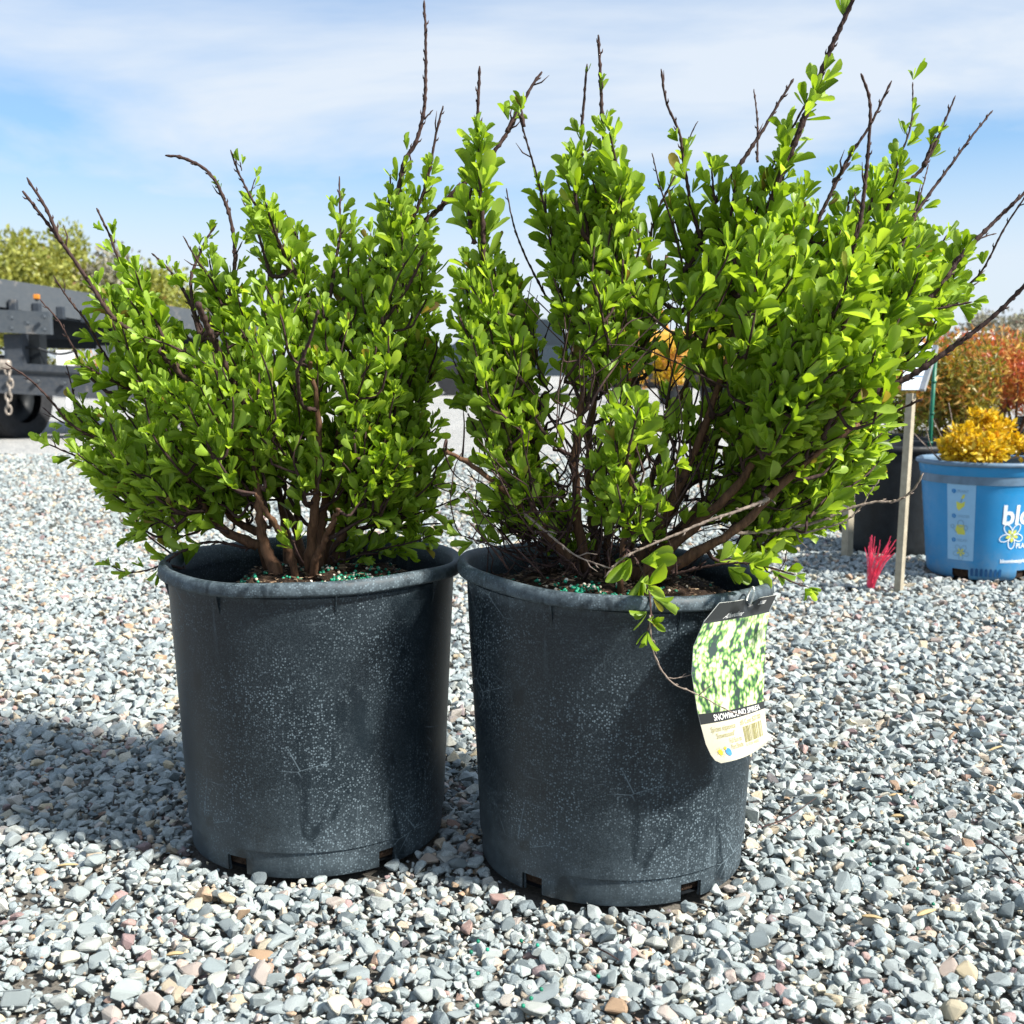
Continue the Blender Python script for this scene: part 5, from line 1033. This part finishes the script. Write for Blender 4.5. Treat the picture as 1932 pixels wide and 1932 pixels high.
tree(1945, 600, 60, 2.6, 'greyish olive tree beside the leafless one beyond the frame', ('greyleaf', 'treeleaf'), 63, 6000, 0.25)
tree(1815, 640, 62, 2.2, 'low grey-green tree at the far end of the pipe frame', ('greyleaf', 'treeleaf'), 65, 5000, 0.25)

# ------------------------------------------------------------------ flatbed trailer on the left
TY = 8.1
tw = at(20, 835, TY); trailer = empty('flatbed_trailer', (tw[0], TY, -0.013), 'dark worn flatbed trailer with a thick deck edge and a hanging chain', 'trailer')
def slab(x0, y0, x1, y1, Ya, Yb, name, mat, bev=0.012, thick=None):
    a = at(x0, y0, Ya); b = at(x1, y1, Ya); c = (a + b) / 2; V, Fc = box((c[0], (Ya + Yb) / 2, c[2]), (abs(b[0] - a[0]), abs(Yb - Ya), abs(a[2] - b[2])), 0, bev); return obj(name, V, Fc, MA[mat], trailer)
def bar(pa, pb, Ya, Yb, hpx, dy, name, mat):   # beam between two pixels (its top edge), Ya and Yb the depths of its ends
    A_, B_ = at(*pa, Ya), at(*pb, Yb); ha = hpx * Ya / F; hb = hpx * Yb / F; d = np.array([0, dy, 0.0])
    V = np.array([A_, B_, B_ - [0, 0, hb], A_ - [0, 0, ha]]); V = np.vstack([V, V + d]); return obj(name, V, np.array([[0, 3, 2, 1], [4, 5, 6, 7], [0, 1, 5, 4], [1, 2, 6, 5], [2, 3, 7, 6], [3, 0, 4, 7]]), MA[mat], trailer)
bar((-160, 500), (420, 593), 7.4, 8.9, 52, 2.2, 'deck', 'deck')
bar((-160, 553), (420, 640), 7.42, 8.92, 8, 0.10, 'deck_lip', 'trailer')
bar((-160, 578), (93, 588), 7.55, 7.75, 42, 0.05, 'fender_plate', 'deck')
bar((40, 600), (420, 606), 8.3, 8.9, 38, 0.30, 'cross_beam', 'trailer')
bar((76, 634), (420, 640), 8.35, 8.95, 22, 0.3, 'under_beam', 'black')
bar((182, 652), (420, 656), 8.3, 8.9, 50, 0.30, 'rear_upright', 'trailer')
bar((6, 630), (39, 630), 7.75, 7.77, 66, 0.12, 'upright', 'trailer'); bar((44, 630), (74, 630), 7.9, 7.9, 58, 0.12, 'upright', 'black')
bar((-160, 675), (420, 707), 7.6, 8.1, 57, 0.28, 'lower_rail', 'trailer')
bar((-160, 688), (420, 719), 7.585, 8.085, 4, 0.02, 'rail_seam', 'black')
def wheel(cx, cy, Y, R0, wdt, rz):
    c = at(cx, cy, Y); root = obj('wheel', *lathe([(0.16, -wdt * 0.30), (0.17, -wdt * 0.42), (0.15, -wdt * 0.2), (0.06, -wdt * 0.16), (0.05, -wdt * 0.26), (0.0, -wdt * 0.26), (0.0, wdt * 0.18), (0.17, wdt * 0.22)], 36), MA['black'], None, True)
    prof = [(0.175, -wdt * 0.46), (R0 * 0.80, -wdt * 0.52), (R0 * 0.95, -wdt * 0.47), (R0 * 0.985, -wdt * 0.40)]
    for q in np.linspace(-0.36, 0.36, 7): prof += [(R0, wdt * (q - 0.035)), (R0, wdt * (q + 0.02)), (R0 * 0.965, wdt * (q + 0.03)), (R0 * 0.965, wdt * (q + 0.055))]
    prof += [(R0 * 0.985, wdt * 0.42), (R0 * 0.95, wdt * 0.47), (R0 * 0.80, wdt * 0.52), (0.175, wdt * 0.46)]
    V, Q = lathe(prof, 72); ty = obj('tyre', V, Q, MA['rubber'], root, True, local=True); root.parent = trailer
    root.matrix_local = Matrix.Translation(Vector(c - org(trailer))) @ Matrix.Rotation(rz, 4, 'Z') @ Matrix.Rotation(math.pi / 2, 4, 'X')
    return root
wr = 0.315
wheel(22, 752, 8.15, wr, 0.25, math.radians(74)); wheel(-60, 752, 9.0, wr, 0.25, math.radians(74))
MA['amber'] = simple('amber reflector', (0.55, 0.20, 0.02), 0.25, 0.1, 30, 0.5, 0.0)
for (px, py, Y) in ((20, 600, 7.56), (20, 620, 7.56), (82, 598, 7.70), (82, 622, 7.70), (50, 610, 7.63), (20, 715, 7.72), (70, 719, 7.77), (120, 723, 7.81)):
    c = at(px, py, Y); V, fs = tube(np.array([c + [0, 0.01, 0], c - [0, 0.02, 0]]), 0.016, 6); obj('bolt', V, fs, MA['deck'], trailer)
for (px, py, Y) in ((60, 560, 7.93), (180, 580, 8.25)):
    V, Fc = box(at(px, py, Y), (0.11, 0.05, 0.035), 0.1, 0.006); obj('marker_light', V, Fc, MA['amber'], trailer)
P = catmull(np.array([at(-20, 648, 7.9), at(20, 662, 7.85), at(60, 655, 7.85), at(110, 668, 7.95), at(150, 660, 8.0)]), 24); V, fs = tube(P, 0.009, 6); obj('wiring', V, fs, MA['black'], trailer, True)
for k in range(5):
    V, Fc = box(at(-20 + 45 * k, 571 + 6.6 * k, 7.68 + 0.12 * k), (0.05, 0.06, 0.09), 0.1, 0.006); obj('stake_pocket', V, Fc, MA['trailer'], trailer)
# rusty chain hanging from the rail
top_c = at(14, 690, 7.52)
V, Fc = box(at(8, 688, 7.53), (0.09, 0.06, 0.07), 0.3, 0.02); obj('hook_block', V, Fc, MA['chain'], trailer)
for q in range(7):
    a = np.linspace(0, 2 * np.pi, 13); rot = (q % 2) * math.pi / 2 + 0.4; cz = top_c + [0.012 * math.sin(q * 0.9), 0, -0.03 - q * 0.044]
    P = np.stack([0.018 * np.cos(a) * math.cos(rot), 0.018 * np.cos(a) * math.sin(rot), 0.032 * np.sin(a)], 1) + cz; V, fs = tube(P, 0.0075, 6, False); obj('chain_link', V, fs, MA['chain'], trailer, True)
# ------------------------------------------------------------------ white boards, hedge plants and trees beyond the trailer
for (x0, x1, y0, y1, Y, lab) in ((107, 140, 661, 690, 14.5, 'blank white board on a post seen under the trailer bed'), (189, 216, 661, 687, 14.0, 'pale blue-white board beside the narrow white post under the trailer')):
    c = at((x0 + x1) / 2, (y0 + y1) / 2, Y); root = empty('nursery_sign', (c[0], Y, -0.013), lab, 'sign'); w_ = (x1 - x0) * Y / F; h_ = (y1 - y0) * Y / F
    V, Fc = box(c, (w_, 0.012, h_), 0.1, 0.003); obj('board', V, Fc, MA['white'], root)
    V, Fc = box((c[0], Y + 0.02, (c[2] - h_ / 2) / 2), (0.04, 0.03, c[2] + h_ * 0.3), 0.1, 0.002); obj('post', V, Fc, MA['white'], root)
for (x, Y, hgt, w_, mats, lab, sd) in ((60, 19, 0.85, 0.7, ('olive', 'orange'), 'straw coloured shrub behind the blank white board', 71), (135, 20, 0.8, 0.8, ('olive',), 'olive shrub between the two boards under the trailer', 72), (215, 19, 0.85, 0.8, ('olive', 'orange'), 'amber shrub behind the pale board under the trailer', 73),
        (960, 24, 1.0, 1.0, ('olive',), 'dull shrub in the yard behind the gap between the two big shrubs', 74), (1190, 17, 0.75, 0.55, ('orange', 'yellow'), 'orange shrub seen through the twigs beside the digger', 75), (1265, 16, 0.85, 0.55, ('yellow', 'orange'), 'yellow shrub seen through the twigs below the digger arm', 76), (1345, 15, 0.8, 0.5, ('orange', 'olive'), 'amber shrub seen through the twigs beside the red one', 77), (1440, 14, 0.9, 0.5, ('red', 'orange'), 'red shrub seen through the middle of the tagged shrub', 78), (1560, 13, 0.8, 0.6, ('olive', 'red'), 'brownish shrub hidden behind the tagged shrub', 79)):
    b = at(x, 700, Y); root = empty('nursery_shrub', (b[0], Y, 0.2), lab, 'shrub', 'far nursery shrubs'); c = np.array([b[0], Y, 0.2 + hgt * 0.42]); ts = []
    for q, mt in enumerate(mats): ts.append(leafcloud(root, MA[mt], c, (w_ * 0.5, w_ * 0.5, hgt * 0.5), 1300, 0.06, sd * 3 + q, lobes=18, wid=0.5))
    stems_to(root, np.array([b[0], Y, 0.18]), ts[0][:6], 0.012, 0.004, MA['stem'], sd)
    plain_pot((b[0], Y), 0.15, 0.19, 0.26, 'black pot under the ' + lab.split(' ')[0] + ' ' + lab.split(' ')[1] + ' shrub' if False else 'pot of the ' + lab)
tree(30, 448, 55, 3.4, 'broad yellow-green tree at the edge of the wood behind the trailer', ('treeleaf', 'treeleaf'), 81, 11000, 0.30)
tree(105, 440, 57, 2.6, 'tallest yellow-green tree behind the trailer deck', ('treeleaf', 'treeleaf'), 83, 9000, 0.30)
tree(190, 470, 58, 2.8, 'greyish green tree next to the tallest one behind the trailer', ('treeleaf', 'greyleaf'), 85, 9000, 0.30)
tree(285, 510, 60, 2.6, 'low green tree where the wood meets the rounded shrub', ('treeleaf', 'treeleaf'), 87, 7000, 0.30)
tree(-60, 440, 56, 3.2, 'yellow-green tree at the end of the wood past the trailer', ('treeleaf', 'treeleaf'), 89, 7000, 0.30)
tree(370, 560, 70, 3.0, 'small far tree behind the rounded shrub', ('treeleaf', 'greyleaf'), 91, 5000, 0.34)
# ------------------------------------------------------------------ digger, shed and car in the far yard
EY = 30.0; ex = at(1215, 700, EY); dig = empty('excavator', (ex[0], EY, -0.013), 'yellow-orange digger with raised arm far across the yard', 'excavator')
for sx in (-0.95, 0.95):
    V, Fc = box((ex[0] + 0.3, EY + sx, 0.35), (2.7, 0.5, 0.70), 0, 0.16); obj('track', V, Fc, MA['rubber'], dig)
V, Fc = box((ex[0] + 0.7, EY, 1.10), (2.1, 2.0, 0.75), 0, 0.10); obj('engine_body', V, Fc, MA['machine'], dig)
V, Fc = box((ex[0] - 0.25, EY - 0.5, 1.55), (0.9, 0.9, 1.25), 0, 0.08); cabo = obj('cab', V, Fc, MA['machine'], dig)
for dxw in (-0.46, 0.0):
    V, Fc = box((ex[0] - 0.25 + dxw, EY - 0.97 if dxw == 0 else EY - 0.5, 1.78), (0.66 if dxw == 0 else 0.03, 0.03 if dxw == 0 else 0.66, 0.6), 0, 0.0); obj('window', V, Fc, MA['glass'], cabo)
am = [at(1175, 668, EY), at(1188, 632, EY), at(1215, 612, EY), at(1246, 588, EY)]
V, fs = tube(catmull(np.array(am), 12), np.linspace(0.22, 0.14, 12), 4); obj('boom', V, fs, MA['machine'], dig)
V, fs = tube(np.array([am[3] + [0, 0, 0.05], am[3] + [0.35, 0, -1.0]]), 0.10, 4); obj('stick', V, fs, MA['machine'], dig)
V, fs = tube(np.array([at(1190, 660, EY) + [0, -0.2, 0], at(1212, 618, EY) + [0, -0.2, 0]]), 0.05, 6); obj('hydraulic_ram', V, fs, MA['metal'], dig)
bk = am[3] + np.array([0.35, 0, -1.1]); V, Fc = box(bk, (0.6, 0.7, 0.5), 0, 0.1, 0.3); obj('bucket', V, Fc, MA['rubber'], dig)
sh0 = at(1280, 690, 70); shed = empty('shed', (sh0[0], 70, -0.013), 'low beige shed with pale teal roof at the far edge of the yard', 'shed')
V, Fc = box((sh0[0], 72, 0.9), (9.5, 4.0, 1.85), 0, 0.02); obj('wall', V, Fc, MA['beige'], shed)
xr = np.array([sh0[0] - 5.0, sh0[0] + 5.0]); Vr = np.array([[xr[0], 69.7, 1.80], [xr[1], 69.7, 1.80], [xr[1], 72, 2.45], [xr[0], 72, 2.45], [xr[1], 74.3, 1.80], [xr[0], 74.3, 1.80]]); Vr2 = np.vstack([Vr, Vr - [0, 0, 0.08]])
obj('roof', Vr2, [np.array([[0, 1, 2, 3], [3, 2, 4, 5], [7, 6, 9, 8], [8, 9, 11, 10], [0, 6, 7, 1], [5, 4, 10, 11]])], MA['teal'], shed)
for q in range(3):
    V, Fc = box((sh0[0] - 3 + q * 3, 69.98, 1.1), (1.0, 0.06, 0.8), 0, 0.0); obj('window', V, Fc, MA['glass'], shed)
cy_ = 22.0; cc = at(985, 690, cy_); car = empty('parked_car', (cc[0], cy_, -0.013), 'dark car parked far off in the gap between the two shrubs', 'car')
V = np.array([[x, y, z] for y in (-0.85, 0.85) for x, z in ((-2.1, 0.35), (2.1, 0.35), (2.15, 0.75), (1.2, 0.92), (-1.3, 0.95), (-2.1, 0.8))]) + [cc[0], cy_, 0]
obj('body', V, [np.array([[0, 5, 4], [0, 4, 3], [0, 3, 1], [1, 3, 2], [6, 10, 11], [6, 9, 10], [6, 7, 9], [7, 8, 9]]), np.array([[i, (i + 1) % 6, 6 + (i + 1) % 6, 6 + i] for i in range(6)])], MA['carpaint'], car)
V = np.array([[x, y, z] for y in (-0.72, 0.72) for x, z in ((-1.3, 0.95), (1.15, 0.92), (0.45, 1.42), (-0.8, 1.42))]) + [cc[0], cy_, 0.002]
obj('cabin', V, np.array([[3, 2, 1, 0], [4, 5, 6, 7], [0, 1, 5, 4], [1, 2, 6, 5], [2, 3, 7, 6], [3, 0, 4, 7]]), MA['glass'], car)
for sx in (-1.3, 1.3):
    for sy in (-0.78, 0.78):
        a = np.linspace(0, 2 * np.pi, 20); P = np.array([[cc[0] + sx, cy_ + sy - 0.1, 0.31], [cc[0] + sx, cy_ + sy + 0.1, 0.31]]); V, fs = tube(P, 0.32, 20); obj('wheel', V, fs, MA['rubber'], car)
